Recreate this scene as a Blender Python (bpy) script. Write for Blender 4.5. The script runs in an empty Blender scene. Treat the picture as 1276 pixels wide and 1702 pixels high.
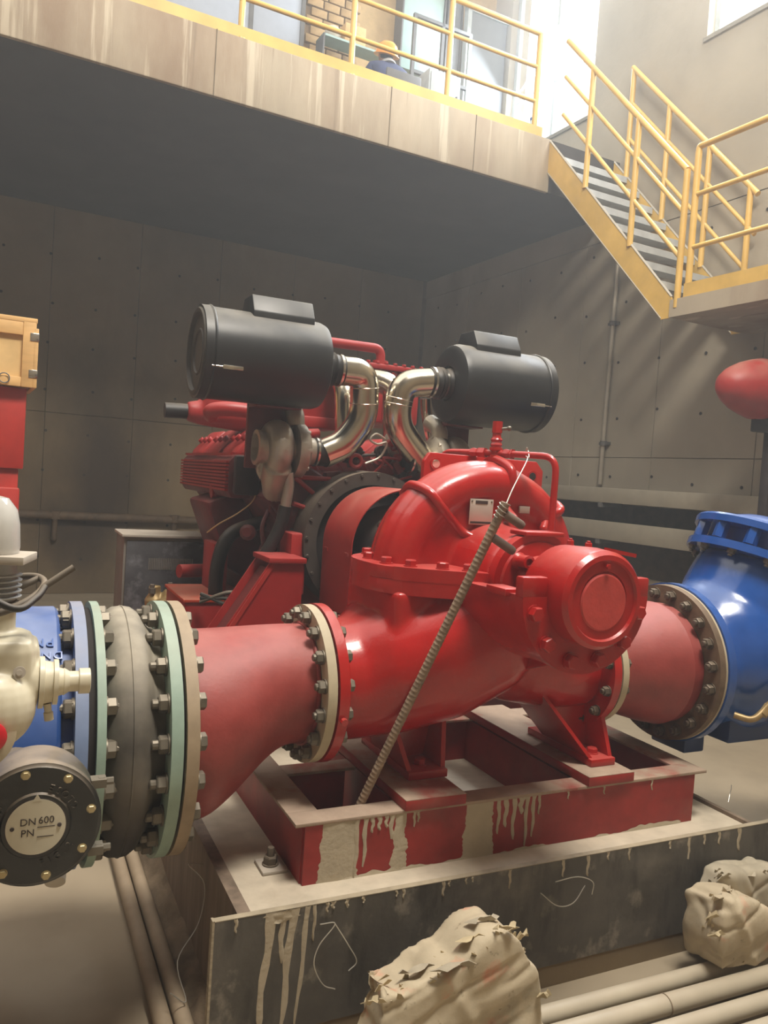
import bpy, bmesh, math, random
from mathutils import Vector, Matrix, noise as mnoise

# ------------------------------------------------------------------ camera, world, light, exposure
S = bpy.context.scene
COL = S.collection
R = math.radians
PI = math.pi
CAM = Vector((0, 0, 1.75))
TH, PITCH, ROLL = R(25.424), R(2.381), R(3.805)
BT = R(2.6)                      # the building stands turned 2.6 degrees against the pump skid
head = Vector((math.sin(TH), math.cos(TH), 0)); rgt = Vector((math.cos(TH), -math.sin(TH), 0)); upw = Vector((0, 0, 1))
fwd = head * math.cos(PITCH) - upw * math.sin(PITCH)
upc = head * math.sin(PITCH) + upw * math.cos(PITCH)
cx = rgt * math.cos(ROLL) + upc * math.sin(ROLL)
cy = -rgt * math.sin(ROLL) + upc * math.cos(ROLL)
cd = bpy.data.cameras.new('camera'); cam = bpy.data.objects.new('camera', cd); COL.objects.link(cam)
m = Matrix((cx, cy, -fwd)).transposed().to_4x4(); m.translation = CAM
cam.matrix_world = m
cd.sensor_fit = 'VERTICAL'; cd.sensor_height = 36.0; cd.lens = 1320 / 1702 * 36; cd.clip_start = 0.05
S.camera = cam
W = bpy.data.worlds.new('world'); S.world = W; W.use_nodes = True
bg = W.node_tree.nodes['Background']; bg.inputs[0].default_value = (1.0, 0.95, 0.87, 1); bg.inputs[1].default_value = 1.6
S.view_settings.view_transform = 'Standard'; S.view_settings.look = 'None'
S.view_settings.exposure = 0.35; S.view_settings.gamma = 1.0; S.view_settings.use_curve_mapping = False

def b2w(p):
    return Matrix.Rotation(BT, 3, 'Z') @ Vector(p)
def area(name, loc, target, sx, sy, power, color=(1, 1, 1), spread=180):
    l = bpy.data.lights.new(name, 'AREA'); l.shape = 'RECTANGLE'; l.size = sx; l.size_y = sy; l.energy = power; l.color = color
    l.spread = R(spread)
    o = bpy.data.objects.new(name, l); COL.objects.link(o); o.location = loc
    o.rotation_euler = (Vector(target) - Vector(loc)).to_track_quat('-Z', 'Y').to_euler()
    return o
LA = area('high_bay_light', (1.6, 0.6, 8.6), (1.7, 2.6, 1.0), 2.4, 1.6, 680, (1.0, 0.94, 0.84))
LB = area('window_daylight', b2w((6.62, 8.2, 7.4)), b2w((3.0, 6.0, 4.0)), 1.7, 2.2, 300, (0.82, 0.92, 1.0))
LC = area('side_window_daylight', b2w((6.62, 4.5, 7.5)), b2w((2.0, 3.5, 2.0)), 2.4, 2.2, 330, (0.9, 0.95, 1.0))

random.seed(7)
# ------------------------------------------------------------------ materials
MATS = {}
def lin(c):
    return tuple(((v / 12.92) if v <= 0.04045 else ((v + 0.055) / 1.055) ** 2.4) for v in [x / 255 for x in c])
DUST = lin((168, 150, 128))
def mat(name, rgb, rough=0.5, metal=0.0, dust=0.0, var=0.12, scale=9.0, bump=0.0, bscale=60.0, dcol=None, spec=0.5, coat=0.0, dlow=0.25, streak=None, world=False):
    """plain painted / cast material: slight colour variation, dust that has settled on up-facing faces, fine relief"""
    if name in MATS: return MATS[name]
    M = bpy.data.materials.new(name); M.use_nodes = True; MATS[name] = M
    nt = M.node_tree; N = nt.nodes; L = nt.links
    bs = N['Principled BSDF']
    bs.inputs['Roughness'].default_value = rough; bs.inputs['Metallic'].default_value = metal
    bs.inputs['Specular IOR Level'].default_value = spec
    if coat: bs.inputs['Coat Weight'].default_value = coat; bs.inputs['Coat Roughness'].default_value = 0.15
    c = lin(rgb) if max(rgb) > 1 else rgb
    tc = N.new('ShaderNodeTexCoord'); mp = N.new('ShaderNodeMapping'); L.new(N.new('ShaderNodeNewGeometry').outputs['Position'] if world else tc.outputs['Object'], mp.inputs[0])
    if streak: mp.inputs['Scale'].default_value = streak
    nz = N.new('ShaderNodeTexNoise'); nz.inputs['Scale'].default_value = scale; nz.inputs['Detail'].default_value = 6; nz.inputs['Roughness'].default_value = 0.62
    L.new(mp.outputs[0], nz.inputs['Vector'])
    rp = N.new('ShaderNodeValToRGB'); rp.color_ramp.elements[0].position = 0.3; rp.color_ramp.elements[1].position = 0.72
    rp.color_ramp.elements[0].color = tuple(max(0, v * (1 - var)) for v in c) + (1,)
    rp.color_ramp.elements[1].color = tuple(min(1, v * (1 + var) + var * 0.02) for v in c) + (1,)
    L.new(nz.outputs['Fac'], rp.inputs[0])
    out = rp.outputs[0]
    if dust > 0:
        g = N.new('ShaderNodeNewGeometry'); sp = N.new('ShaderNodeSeparateXYZ'); L.new(g.outputs['Normal'], sp.inputs[0])
        mr = N.new('ShaderNodeMapRange'); mr.inputs['From Min'].default_value = dlow; mr.inputs['From Max'].default_value = 1.0
        mr.inputs['To Max'].default_value = dust; L.new(sp.outputs['Z'], mr.inputs[0])
        n2 = N.new('ShaderNodeTexNoise'); n2.inputs['Scale'].default_value = 5.0; n2.inputs['Detail'].default_value = 8; L.new(tc.outputs['Object'], n2.inputs['Vector'])
        m2 = N.new('ShaderNodeMapRange'); m2.inputs['From Min'].default_value = 0.25; m2.inputs['From Max'].default_value = 0.65; L.new(n2.outputs['Fac'], m2.inputs[0])
        mu = N.new('ShaderNodeMath'); mu.operation = 'MULTIPLY'; L.new(mr.outputs[0], mu.inputs[0]); L.new(m2.outputs[0], mu.inputs[1])
        mx = N.new('ShaderNodeMix'); mx.data_type = 'RGBA'; L.new(mu.outputs[0], mx.inputs['Factor']); L.new(out, mx.inputs['A'])
        mx.inputs['B'].default_value = tuple(dcol or DUST) + (1,); out = mx.outputs['Result']
        mr2 = N.new('ShaderNodeMapRange'); mr2.inputs['To Min'].default_value = rough; mr2.inputs['To Max'].default_value = 0.9; L.new(mu.outputs[0], mr2.inputs[0])
        L.new(mr2.outputs[0], bs.inputs['Roughness'])
    L.new(out, bs.inputs['Base Color'])
    if bump:
        n3 = N.new('ShaderNodeTexNoise'); n3.inputs['Scale'].default_value = bscale; n3.inputs['Detail'].default_value = 5; L.new(mp.outputs[0], n3.inputs['Vector'])
        bp = N.new('ShaderNodeBump'); bp.inputs['Strength'].default_value = bump; bp.inputs['Distance'].default_value = 0.02; L.new(n3.outputs['Fac'], bp.inputs['Height'])
        L.new(bp.outputs[0], bs.inputs['Normal'])
    return M

def blotch(M, rgb, scale, lo, hi, amount=1.0, stretch=(1, 1, 1), seed=0.0, world=False, spot=None):
    """stains with a shape of their own, mixed over the base colour"""
    nt = M.node_tree; N = nt.nodes; L = nt.links; bs = N['Principled BSDF']
    src = bs.inputs['Base Color'].links[0].from_socket
    tc = N.new('ShaderNodeTexCoord'); mp = N.new('ShaderNodeMapping'); mp.inputs['Scale'].default_value = stretch; mp.inputs['Location'].default_value = (seed, seed * 1.7, seed * 0.6)
    geo = N.new('ShaderNodeNewGeometry'); L.new(geo.outputs['Position'] if world else tc.outputs['Object'], mp.inputs[0])
    nz = N.new('ShaderNodeTexNoise'); nz.inputs['Scale'].default_value = scale; nz.inputs['Detail'].default_value = 7; nz.inputs['Roughness'].default_value = 0.6; L.new(mp.outputs[0], nz.inputs['Vector'])
    mr = N.new('ShaderNodeMapRange'); mr.inputs['From Min'].default_value = lo; mr.inputs['From Max'].default_value = hi; mr.inputs['To Max'].default_value = amount; L.new(nz.outputs['Fac'], mr.inputs[0])
    if spot:                                   # one stain around a place on the wall: (centre, half sizes)
        c, h = spot
        m1 = N.new('ShaderNodeMapping'); m1.vector_type = 'TEXTURE'; m1.inputs['Location'].default_value = c; m1.inputs['Scale'].default_value = h; L.new(geo.outputs['Position'], m1.inputs[0])
        ln = N.new('ShaderNodeVectorMath'); ln.operation = 'LENGTH'; L.new(m1.outputs[0], ln.inputs[0])
        ad = N.new('ShaderNodeMath'); ad.operation = 'MULTIPLY_ADD'; ad.inputs[1].default_value = -1.3; L.new(nz.outputs['Fac'], ad.inputs[0]); L.new(ln.outputs['Value'], ad.inputs[2])
        mr.inputs['From Min'].default_value = 0.4; mr.inputs['From Max'].default_value = -0.55; L.new(ad.outputs[0], mr.inputs[0])
    mx = N.new('ShaderNodeMix'); mx.data_type = 'RGBA'; L.new(mr.outputs[0], mx.inputs['Factor']); L.new(src, mx.inputs['A']); mx.inputs['B'].default_value = lin(rgb) + (1,)
    L.new(mx.outputs['Result'], bs.inputs['Base Color'])
    return M

RED = mat('pump_red_paint', (168, 22, 20), 0.27, dust=0.36, dlow=0.5, coat=0.25, bump=0.04, bscale=90, dcol=lin((196, 118, 108)))
REDP = mat('faded_red_primer', (142, 56, 52), 0.46, dust=0.5, dlow=0.25, var=0.18, dcol=lin((180, 122, 114)), bump=0.05, bscale=80)
REDE = mat('engine_red_paint', (150, 32, 30), 0.42, dust=0.4, dcol=lin((190, 110, 104)))
REDG = mat('guard_red_sheet', (158, 38, 32), 0.5, dust=0.55, dcol=lin((176, 128, 112)))
REDF = blotch(mat('frame_red_paint', (142, 32, 29), 0.5, dust=0.0, var=0.25), (150, 92, 78), 3.5, 0.55, 0.75, 0.5)
REDF_TOP = blotch(mat('frame_top_dusty', (160, 140, 122), 0.85, var=0.15, bump=0.15), (150, 60, 52), 4, 0.52, 0.66, 0.8)
REDC = mat('cabinet_red', (176, 46, 36), 0.4, dust=0.2)
BLUE = mat('valve_blue_enamel', (26, 76, 152), 0.2, dust=0.3, dlow=0.55, coat=0.4, dcol=lin((140, 160, 190)), bump=0.05, bscale=25)
BLUEB = mat('butterfly_blue_enamel', (48, 84, 150), 0.35, dust=0.55, dlow=0.2, dcol=lin((172, 178, 192)))
BLUEF = mat('dusty_blue_flange', (120, 138, 172), 0.55, dust=0.5)
MINT = mat('mint_green_flange', (142, 164, 150), 0.55, dust=0.4, var=0.15)
BEIGE = mat('primer_beige_flange', (150, 132, 108), 0.6, dust=0.4, var=0.2)
BEIGEL = mat('bare_flange_rim', (176, 164, 138), 0.6, dust=0.4, var=0.15)
BROWNF = mat('rusty_flange_face', (104, 84, 64), 0.7, dust=0.3, var=0.35, scale=14)
RUBBER = mat('black_rubber', (50, 46, 42), 0.62, dust=1.0, dlow=-0.6, dcol=lin((178, 168, 150)))
GASKET = mat('dark_gasket', (36, 30, 26), 0.8)
STEEL = mat('zinc_bolt', (112, 106, 94), 0.45, metal=0.5, dust=0.3, dlow=0.2)
DARKSTEEL = mat('dark_bolt', (92, 82, 70), 0.5, metal=0.4, dust=0.5)
CREAM = mat('cream_enamel', (204, 196, 172), 0.4, dust=0.15, coat=0.1)
GREYCAST = mat('grey_motor_alloy', (176, 178, 180), 0.4, metal=0.2, dust=0.25)
GREYPLATE = mat('pale_grey_plate', (176, 168, 156), 0.6, dust=0.3)
DARKRUB = mat('dark_handwheel', (86, 78, 68), 0.6, dust=0.5)
BLACKP = mat('gearbox_black', (26, 28, 27), 0.28, dust=0.75, dlow=0.2, coat=0.3, bump=0.08, bscale=40)
BLACKF = mat('filter_black', (34, 35, 37), 0.4, dust=0.75, dlow=0.3, dcol=lin((150, 144, 132)))
BLACKFC = mat('filter_cover', (58, 54, 48), 0.6, dust=0.2)
INOX = mat('stainless_tube', (205, 196, 178), 0.2, metal=1.0, var=0.08)
ALLOY = mat('cast_turbo_alloy', (168, 160, 146), 0.42, metal=0.55, dust=0.3, bump=0.1)
CHROME = mat('chrome_clip', (210, 206, 196), 0.2, metal=1.0)
HOSE = mat('black_hose', (34, 33, 32), 0.5, dust=0.4)
HOUS = mat('dark_flywheel_housing', (62, 54, 48), 0.6, dust=0.5, dlow=0.0, var=0.25)
DARKR = mat('dark_red_block', (92, 20, 20), 0.5, dust=0.4, var=0.3, dcol=lin((130, 84, 76)))
DARKM = mat('dark_machinery', (38, 30, 30), 0.6, dust=0.35, var=0.4)
REBAR = mat('rusty_dusty_rebar', (138, 118, 98), 0.7, var=0.25, scale=30, bump=0.2)
PEG = mat('grey_brown_peg', (112, 94, 82), 0.7, var=0.2)
WIRE = mat('bright_tie_wire', (200, 196, 186), 0.35, metal=0.6)
STRING = mat('tan_string', (196, 160, 112), 0.8)
PLATE = mat('silver_nameplate', (214, 206, 196), 0.32, metal=0.5)
PRINT = mat('dark_print', (60, 50, 46), 0.7)
WHITEPL = mat('ivory_dial_plate', (198, 192, 172), 0.45)
YEL = mat('rail_yellow_paint', (212, 172, 88), 0.38, var=0.12, scale=5)
YELD = mat('yellow_stringer_paint', (202, 164, 82), 0.5, var=0.18, scale=3)
TREAD = mat('steel_tread', (186, 188, 186), 0.5, metal=0.3)
CONCP = blotch(mat('plinth_concrete', (190, 178, 158), 0.85, var=0.14, bump=0.2, bscale=18), (136, 120, 102), 2.2, 0.5, 0.75, 0.6)
CONCB = mat('back_wall_concrete', (128, 111, 85), 0.88, var=0.16, scale=1.1, bump=0.08, bscale=25, world=True)
blotch(CONCB, (84, 68, 50), 0.5, 0.5, 0.72, 0.7, (1, 1, 0.5), 3.1, True)
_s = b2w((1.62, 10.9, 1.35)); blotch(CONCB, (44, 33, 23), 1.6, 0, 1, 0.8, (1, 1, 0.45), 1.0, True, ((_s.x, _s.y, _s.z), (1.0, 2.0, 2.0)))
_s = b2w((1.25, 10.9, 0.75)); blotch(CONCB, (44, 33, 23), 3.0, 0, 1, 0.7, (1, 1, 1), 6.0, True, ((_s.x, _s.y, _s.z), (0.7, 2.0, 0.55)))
CONCR = blotch(mat('right_wall_concrete', (158, 148, 130), 0.88, var=0.13, scale=1.0, bump=0.06, bscale=25, world=True), (132, 120, 100), 0.7, 0.5, 0.7, 0.6, (1, 1, 0.6), 2.0, True)
JOINT = mat('dark_joint', (104, 92, 74), 0.9, var=0.2)
SLABF = mat('slab_edge_concrete', (166, 152, 130), 0.85, var=0.15, scale=1.1, streak=(3.0, 1, 0.35), bump=0.08)
blotch(SLABF, (132, 110, 88), 0.5, 0.46, 0.58, 0.8, (1, 1, 0.3), 1.3)
blotch(SLABF, (214, 202, 178), 2.2, 0.57, 0.64, 0.45, (3.4, 1, 0.16), 5.2); blotch(SLABF, (116, 100, 82), 2.6, 0.6, 0.68, 0.6, (3.0, 1, 0.1), 9.4)
SLAB = mat('soffit_painted_shade', (58, 52, 46), 0.9, var=0.2, scale=1.5)  # much darker than the slab edge: platform shade painted into the colour
FLOOR = blotch(mat('dusty_concrete_floor', (156, 142, 120), 0.75, var=0.16, scale=1.8, bump=0.08, bscale=14), (104, 92, 74), 0.9, 0.5, 0.7, 0.7)
FILM = mat('black_film_plywood', (84, 80, 74), 0.5, var=0.3, scale=4, bump=0.06)
blotch(FILM, (136, 130, 120), 2.4, 0.52, 0.74, 0.65, (1, 1, 1.6), 2.0)
blotch(FILM, (158, 150, 136), 7.0, 0.58, 0.68, 0.5, (1.3, 1, 1), 12.0)
blotch(FILM, (44, 42, 40), 3.0, 0.52, 0.68, 0.75, (2.8, 1, 0.8), 7.0)
PLYEDGE = mat('plywood_edge', (158, 146, 124), 0.8, var=0.3, streak=(1, 1, 8))
PLYSIDE = mat('worn_plywood_side', (124, 108, 92), 0.8, var=0.35, scale=3, streak=(6, 6, 0.6))
GROUT = mat('cement_drip', (176, 164, 142), 0.85, var=0.12, bump=0.15)
PVC = mat('grey_white_conduit', (182, 172, 152), 0.4, dust=0.35, var=0.12, scale=4)
CONDUITF = mat('dusty_floor_conduit', (140, 124, 102), 0.6, dust=0.5, var=0.2)
DIRT = mat('loose_dirt', (112, 96, 76), 0.95, var=0.35, scale=10, bump=0.6, bscale=12)
SACK = mat('kraft_paper', (186, 172, 146), 0.8, var=0.14, scale=5, bump=0.25, bscale=14)
blotch(SACK, (204, 128, 104), 5.0, 0.54, 0.64, 0.75, (1, 1, 1), 4.0)
blotch(SACK, (150, 142, 124), 4.0, 0.55, 0.66, 0.7, (1, 1, 1), 9.0)
blotch(SACK, (104, 92, 72), 22, 0.64, 0.7, 0.6, (1, 1, 1), 1.0)
SACKIN = mat('torn_paper_edge', (188, 172, 138), 0.85, var=0.2)
SACKGR = mat('grey_inner_paper', (168, 158, 138), 0.85, var=0.2)
PINE = mat('pine_plank', (214, 170, 108), 0.65, var=0.16, scale=3, streak=(1.2, 1, 6))
PLYW = mat('pale_plywood', (222, 186, 126), 0.65, var=0.1)
GALV = mat('galvanised_tray', (156, 148, 132), 0.6, metal=0.15, var=0.08)
CONDUIT = mat('wall_conduit_steel', (168, 160, 144), 0.4, metal=0.4)
OLDPIPE = mat('brown_wall_pipe', (92, 74, 54), 0.7, var=0.3)
BOXG = mat('control_box_steel', (128, 122, 114), 0.5, metal=0.3, dust=0.5, dcol=lin((170, 162, 148)))
BOXD = blotch(mat('control_box_front', (76, 76, 80), 0.45, metal=0.2, var=0.35, scale=7), (150, 150, 156), 9, 0.52, 0.7, 0.6)
BRASS = mat('dirty_brass', (150, 126, 84), 0.45, metal=0.4, var=0.3, scale=20)
ORANGE = mat('orange_red_channel', (186, 62, 34), 0.5, dust=0.4)
WHITEC = mat('white_cloth', (196, 186, 170), 0.8)
NAVY = mat('navy_workwear', (44, 52, 84), 0.8, var=0.2)
NAVYL = mat('grey_blue_collar', (150, 148, 146), 0.8)
HELMET = mat('orange_helmet_plastic', (236, 150, 40), 0.3)
SKIN = mat('skin', (190, 140, 112), 0.6)
HAIR = mat('dark_hair', (30, 26, 24), 0.7)
PANEL = mat('grey_office_panel', (160, 166, 176), 0.5, var=0.05)
PANELD = mat('mid_grey_panel', (118, 120, 122), 0.5, var=0.05)
TEAL = mat('pale_teal_panel', (152, 174, 168), 0.45, var=0.05)
BRICK = mat('old_brown_brick', (160, 132, 92), 0.85, var=0.25, scale=8)
MORTAR = mat('brown_mortar', (126, 104, 76), 0.9)
WOODW = mat('tan_wall_board', (178, 150, 106), 0.8, var=0.12)
DARKF = mat('dark_frame_metal', (92, 90, 88), 0.5)
WHITEF = mat('white_frame', (176, 182, 182), 0.5)
CARD = mat('cardboard', (204, 168, 116), 0.8)
DESK = mat('grey_desk', (150, 158, 158), 0.5)
GLASSY = mat('bottle_plastic', (214, 228, 226), 0.25)
TANKR = mat('tank_red', (160, 38, 34), 0.45, dust=0.6, dlow=0.1)
def glass(name, col, rough=0.05):
    M = bpy.data.materials.new(name); M.use_nodes = True; b = M.node_tree.nodes['Principled BSDF']
    b.inputs['Base Color'].default_value = col + (1,); b.inputs['Roughness'].default_value = rough; b.inputs['Transmission Weight'].default_value = 1.0; b.inputs['IOR'].default_value = 1.05
    return M
PANE = bpy.data.materials.new('window_glass'); PANE.use_nodes = True
_n = PANE.node_tree.nodes; _l = PANE.node_tree.links
_t = _n.new('ShaderNodeBsdfTransparent'); _g = _n.new('ShaderNodeBsdfGlossy'); _g.inputs['Roughness'].default_value = 0.05
_m = _n.new('ShaderNodeMixShader'); _m.inputs[0].default_value = 0.07; _l.new(_t.outputs[0], _m.inputs[1]); _l.new(_g.outputs[0], _m.inputs[2]); _l.new(_m.outputs[0], _n['Material Output'].inputs['Surface'])
CLEAR = mat('clear_dome_plastic', (196, 194, 188), 0.12, spec=0.7)

# ------------------------------------------------------------------ mesh helpers
ORG = {}
def tag(o, label=None, cat=None, group=None, kind=None):
    if label: o['label'] = label
    if cat: o['category'] = cat
    if group: o['group'] = group
    if kind: o['kind'] = kind
    return o
def thing(name, label, cat, loc=(0, 0, 0), bld=False, group=None, kind=None):
    o = bpy.data.objects.new(name, None); COL.objects.link(o); o.empty_display_size = 0.1
    l = Vector(loc); ORG[o.name] = l
    if bld: o.rotation_euler = (0, 0, BT); o.location = b2w(l)
    else: o.location = l
    return tag(o, label, cat, group, kind)
def finish(bm, angle=38):
    bmesh.ops.recalc_face_normals(bm, faces=bm.faces)
    a = R(angle)
    for f in bm.faces: f.smooth = True
    for e in bm.edges:
        e.smooth = not (len(e.link_faces) == 2 and e.calc_face_angle(0) > a)
def obj(name, bm, material, parent=None, angle=38, bld=False, keep=False, mats=None):
    """link a bmesh as one object; coordinates are written in the frame of its thing"""
    if isinstance(bm, bmesh.types.BMesh):
        if parent is not None:
            bmesh.ops.translate(bm, vec=-ORG[parent.name], verts=bm.verts)
        if not keep: finish(bm, angle)
        me = bpy.data.meshes.new(name); bm.to_mesh(me); bm.free()
    else: me = bm
    if material is not None and not me.materials:
        me.materials.append(material)
        for x in (mats or []): me.materials.append(x)
    o = bpy.data.objects.new(name, me); COL.objects.link(o)
    if parent is not None:
        o.parent = parent; ORG[o.name] = ORG[parent.name]
    elif bld: o.rotation_euler = (0, 0, BT)
    return o
def inst(name, me, mtx, parent):
    """another piece that shares mesh data"""
    o = bpy.data.objects.new(name, me); COL.objects.link(o); o.parent = parent
    mm = mtx.copy(); mm.translation = mm.translation - ORG[parent.name]
    o.matrix_local = mm; ORG[o.name] = ORG[parent.name]
    return o
def NB(): return bmesh.new()
def box(bm, c, s, rot=None, bev=0.0):
    r = bmesh.ops.create_cube(bm, size=1.0); vs = r['verts']
    M = Matrix.Translation(Vector(c)) @ (rot.to_4x4() if rot else Matrix.Identity(4)) @ Matrix.Diagonal((s[0], s[1], s[2], 1))
    bmesh.ops.transform(bm, matrix=M, verts=vs)
    if bev:
        es = list({e for v in vs for e in v.link_edges})
        bmesh.ops.bevel(bm, geom=es, offset=bev, segments=2, affect='EDGES', profile=0.5)
    return bm
def bx(bm, x0, x1, y0, y1, z0, z1, bev=0.0):
    return box(bm, ((x0 + x1) / 2, (y0 + y1) / 2, (z0 + z1) / 2), (abs(x1 - x0), abs(y1 - y0), abs(z1 - z0)), None, bev)
def frame_of(d):
    d = Vector(d).normalized(); u = d.cross(Vector((0, 0, 1)))
    if u.length < 1e-4: u = Vector((1, 0, 0))
    u.normalize(); return d, u, d.cross(u).normalized() * -1
def lathe(bm, p, axis, prof, n=32, cap=True, sq=None):
    """prof: list of (distance along axis, radius)"""
    d, u, v = frame_of(axis); p = Vector(p); rings = []
    for t, r in prof:
        if r < 1e-5: rings.append([bm.verts.new(p + d * t)])
        else: rings.append([bm.verts.new(p + d * t + (u * math.cos(2 * PI * k / n) + v * math.sin(2 * PI * k / n)) * r) for k in range(n)])
    for a, b in zip(rings, rings[1:]):
        if len(a) == 1 and len(b) == 1: continue
        for k in range(n):
            k2 = (k + 1) % n
            if len(a) == 1: bm.faces.new((a[0], b[k], b[k2]))
            elif len(b) == 1: bm.faces.new((a[k], a[k2], b[0]))
            else: bm.faces.new((a[k], a[k2], b[k2], b[k]))
    if cap:
        for q in (rings[0], rings[-1]):
            if len(q) > 2: bm.faces.new(q)
    return bm
def cyl(bm, a, b, r, r2=None, n=24):
    a = Vector(a); b = Vector(b); L = (b - a).length
    return lathe(bm, a, b - a, [(0, r), (L, r if r2 is None else r2)], n)
def roundpath(pts, rad, seg=6):
    pts = [Vector(p) for p in pts]; out = [pts[0]]
    for i in range(1, len(pts) - 1):
        p = pts[i]; a = pts[i - 1] - p; b = pts[i + 1] - p
        k = min(rad, a.length * 0.48, b.length * 0.48); A = p + a.normalized() * k; B = p + b.normalized() * k
        for s in range(seg + 1):
            t = s / seg; out.append(A * (1 - t) ** 2 + p * 2 * t * (1 - t) + B * t * t)
    out.append(pts[-1]); return out
def smoothpath(pts, n=8):
    P = [Vector(p) for p in pts]; P = [P[0] * 2 - P[1]] + P + [P[-1] * 2 - P[-2]]; out = []
    for i in range(1, len(P) - 2):
        for s in range(n):
            t = s / n; a, b, c, d = P[i - 1:i + 3]
            out.append(0.5 * ((2 * b) + (c - a) * t + (2 * a - 5 * b + 4 * c - d) * t * t + (3 * b - a - 3 * c + d) * t ** 3))
    out.append(P[-2]); return out
def tube(bm, path, r, n=14, cap=True):
    path = [Vector(p) for p in path]; rad = r if isinstance(r, (list, tuple)) else [r] * len(path)
    T = []
    for i in range(len(path)):
        a = path[max(0, i - 1)]; b = path[min(len(path) - 1, i + 1)]; T.append((b - a).normalized())
    d, u, v = frame_of(T[0]); rings = []
    for i, p in enumerate(path):
        if i:
            ax = T[i - 1].cross(T[i])
            if ax.length > 1e-6:
                q = Matrix.Rotation(T[i - 1].angle(T[i]), 3, ax.normalized()); u = q @ u; v = q @ v
        rings.append([bm.verts.new(p + (u * math.cos(2 * PI * k / n) + v * math.sin(2 * PI * k / n)) * rad[i]) for k in range(n)])
    for a, b in zip(rings, rings[1:]):
        for k in range(n): bm.faces.new((a[k], a[(k + 1) % n], b[(k + 1) % n], b[k]))
    if cap: bm.faces.new(rings[0]); bm.faces.new(rings[-1])
    return bm
def prism(bm, pts, vec, bev=0.0):
    """closed outline (3D points in one plane) pushed along vec"""
    vec = Vector(vec); a = [bm.verts.new(Vector(p)) for p in pts]; b = [bm.verts.new(Vector(p) + vec) for p in pts]; n = len(pts)
    fs = [bm.faces.new(a), bm.faces.new(b[::-1])]
    for k in range(n): fs.append(bm.faces.new((a[k], a[(k + 1) % n], b[(k + 1) % n], b[k])))
    if bev:
        es = list({e for f in fs for e in f.edges})
        bmesh.ops.bevel(bm, geom=es, offset=bev, segments=2, affect='EDGES', profile=0.5)
    return bm
def ball(bm, c, r, u=20, v=14, rot=None):
    r = r if isinstance(r, (tuple, list)) else (r, r, r)
    q = bmesh.ops.create_uvsphere(bm, u_segments=u, v_segments=v, radius=1.0)
    M = Matrix.Translation(Vector(c)) @ (rot.to_4x4() if rot else Matrix.Identity(4)) @ Matrix.Diagonal((r[0], r[1], r[2], 1))
    bmesh.ops.transform(bm, matrix=M, verts=q['verts']); return bm
def evalmesh(tmp):
    bpy.context.view_layer.update()
    dg = bpy.context.evaluated_depsgraph_get()
    me = bpy.data.meshes.new_from_object(tmp.evaluated_get(dg))
    old = tmp.data; bpy.data.objects.remove(tmp)
    return me
def fuse(bm, voxel=0.012, smooth=8, cut=None):
    """cast-iron body: overlapping solids fused into one skin with soft fillets"""
    bmesh.ops.recalc_face_normals(bm, faces=bm.faces)
    me = bpy.data.meshes.new('t'); bm.to_mesh(me); bm.free(); o = bpy.data.objects.new('t', me); COL.objects.link(o)
    r = o.modifiers.new('r', 'REMESH'); r.mode = 'VOXEL'; r.voxel_size = voxel
    s = o.modifiers.new('s', 'SMOOTH'); s.factor = 0.5; s.iterations = smooth
    me2 = evalmesh(o); b = NB(); b.from_mesh(me2); bpy.data.meshes.remove(me2); bpy.data.meshes.remove(me)
    for co, no in (cut or []):
        bmesh.ops.bisect_plane(b, geom=b.verts[:] + b.edges[:] + b.faces[:], plane_co=co, plane_no=no, clear_outer=True)
    return b
def skin(verts, edges, rad, sub=2):
    me = bpy.data.meshes.new('t'); me.from_pydata([Vector(v) for v in verts], edges, []); o = bpy.data.objects.new('t', me); COL.objects.link(o)
    sk = o.modifiers.new('k', 'SKIN'); lay = me.skin_vertices[0].data if me.skin_vertices else None
    if lay is None:
        me.attributes.new
    for i, r_ in enumerate(rad):
        lay[i].radius = (r_, r_) if not isinstance(r_, tuple) else r_; lay[i].use_root = (i == 0)
    sb = o.modifiers.new('b', 'SUBSURF'); sb.levels = sub; sb.render_levels = sub
    me2 = evalmesh(o); b = NB(); b.from_mesh(me2); bpy.data.meshes.remove(me2); return b
def textbm(txt, size, depth, mtx, space=1.0):
    c = bpy.data.curves.new('t', 'FONT'); c.body = txt; c.size = size; c.extrude = depth; c.align_x = 'CENTER'; c.align_y = 'CENTER'; c.space_character = space; c.resolution_u = 3
    o = bpy.data.objects.new('t', c); COL.objects.link(o)
    me = evalmesh(o); b = NB(); b.from_mesh(me); bpy.data.meshes.remove(me); bpy.data.curves.remove(c)
    bmesh.ops.transform(b, matrix=mtx, verts=b.verts); return b
def basis(o, x, y, z):
    M = Matrix((Vector(x), Vector(y), Vector(z))).transposed().to_4x4(); M.translation = Vector(o); return M
def dirmtx(p, d):
    """local +Z turned to d"""
    q = Vector((0, 0, 1)).rotation_difference(Vector(d).normalized()); M = q.to_matrix().to_4x4(); M.translation = Vector(p); return M
def hexbm(bm, r, z0, z1, ch=0.15):
    lathe(bm, (0, 0, z0), (0, 0, 1), [(0, r), ((z1 - z0) * (1 - ch), r), (z1 - z0, r * 0.86)], 6); return bm
MESH = {}
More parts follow.
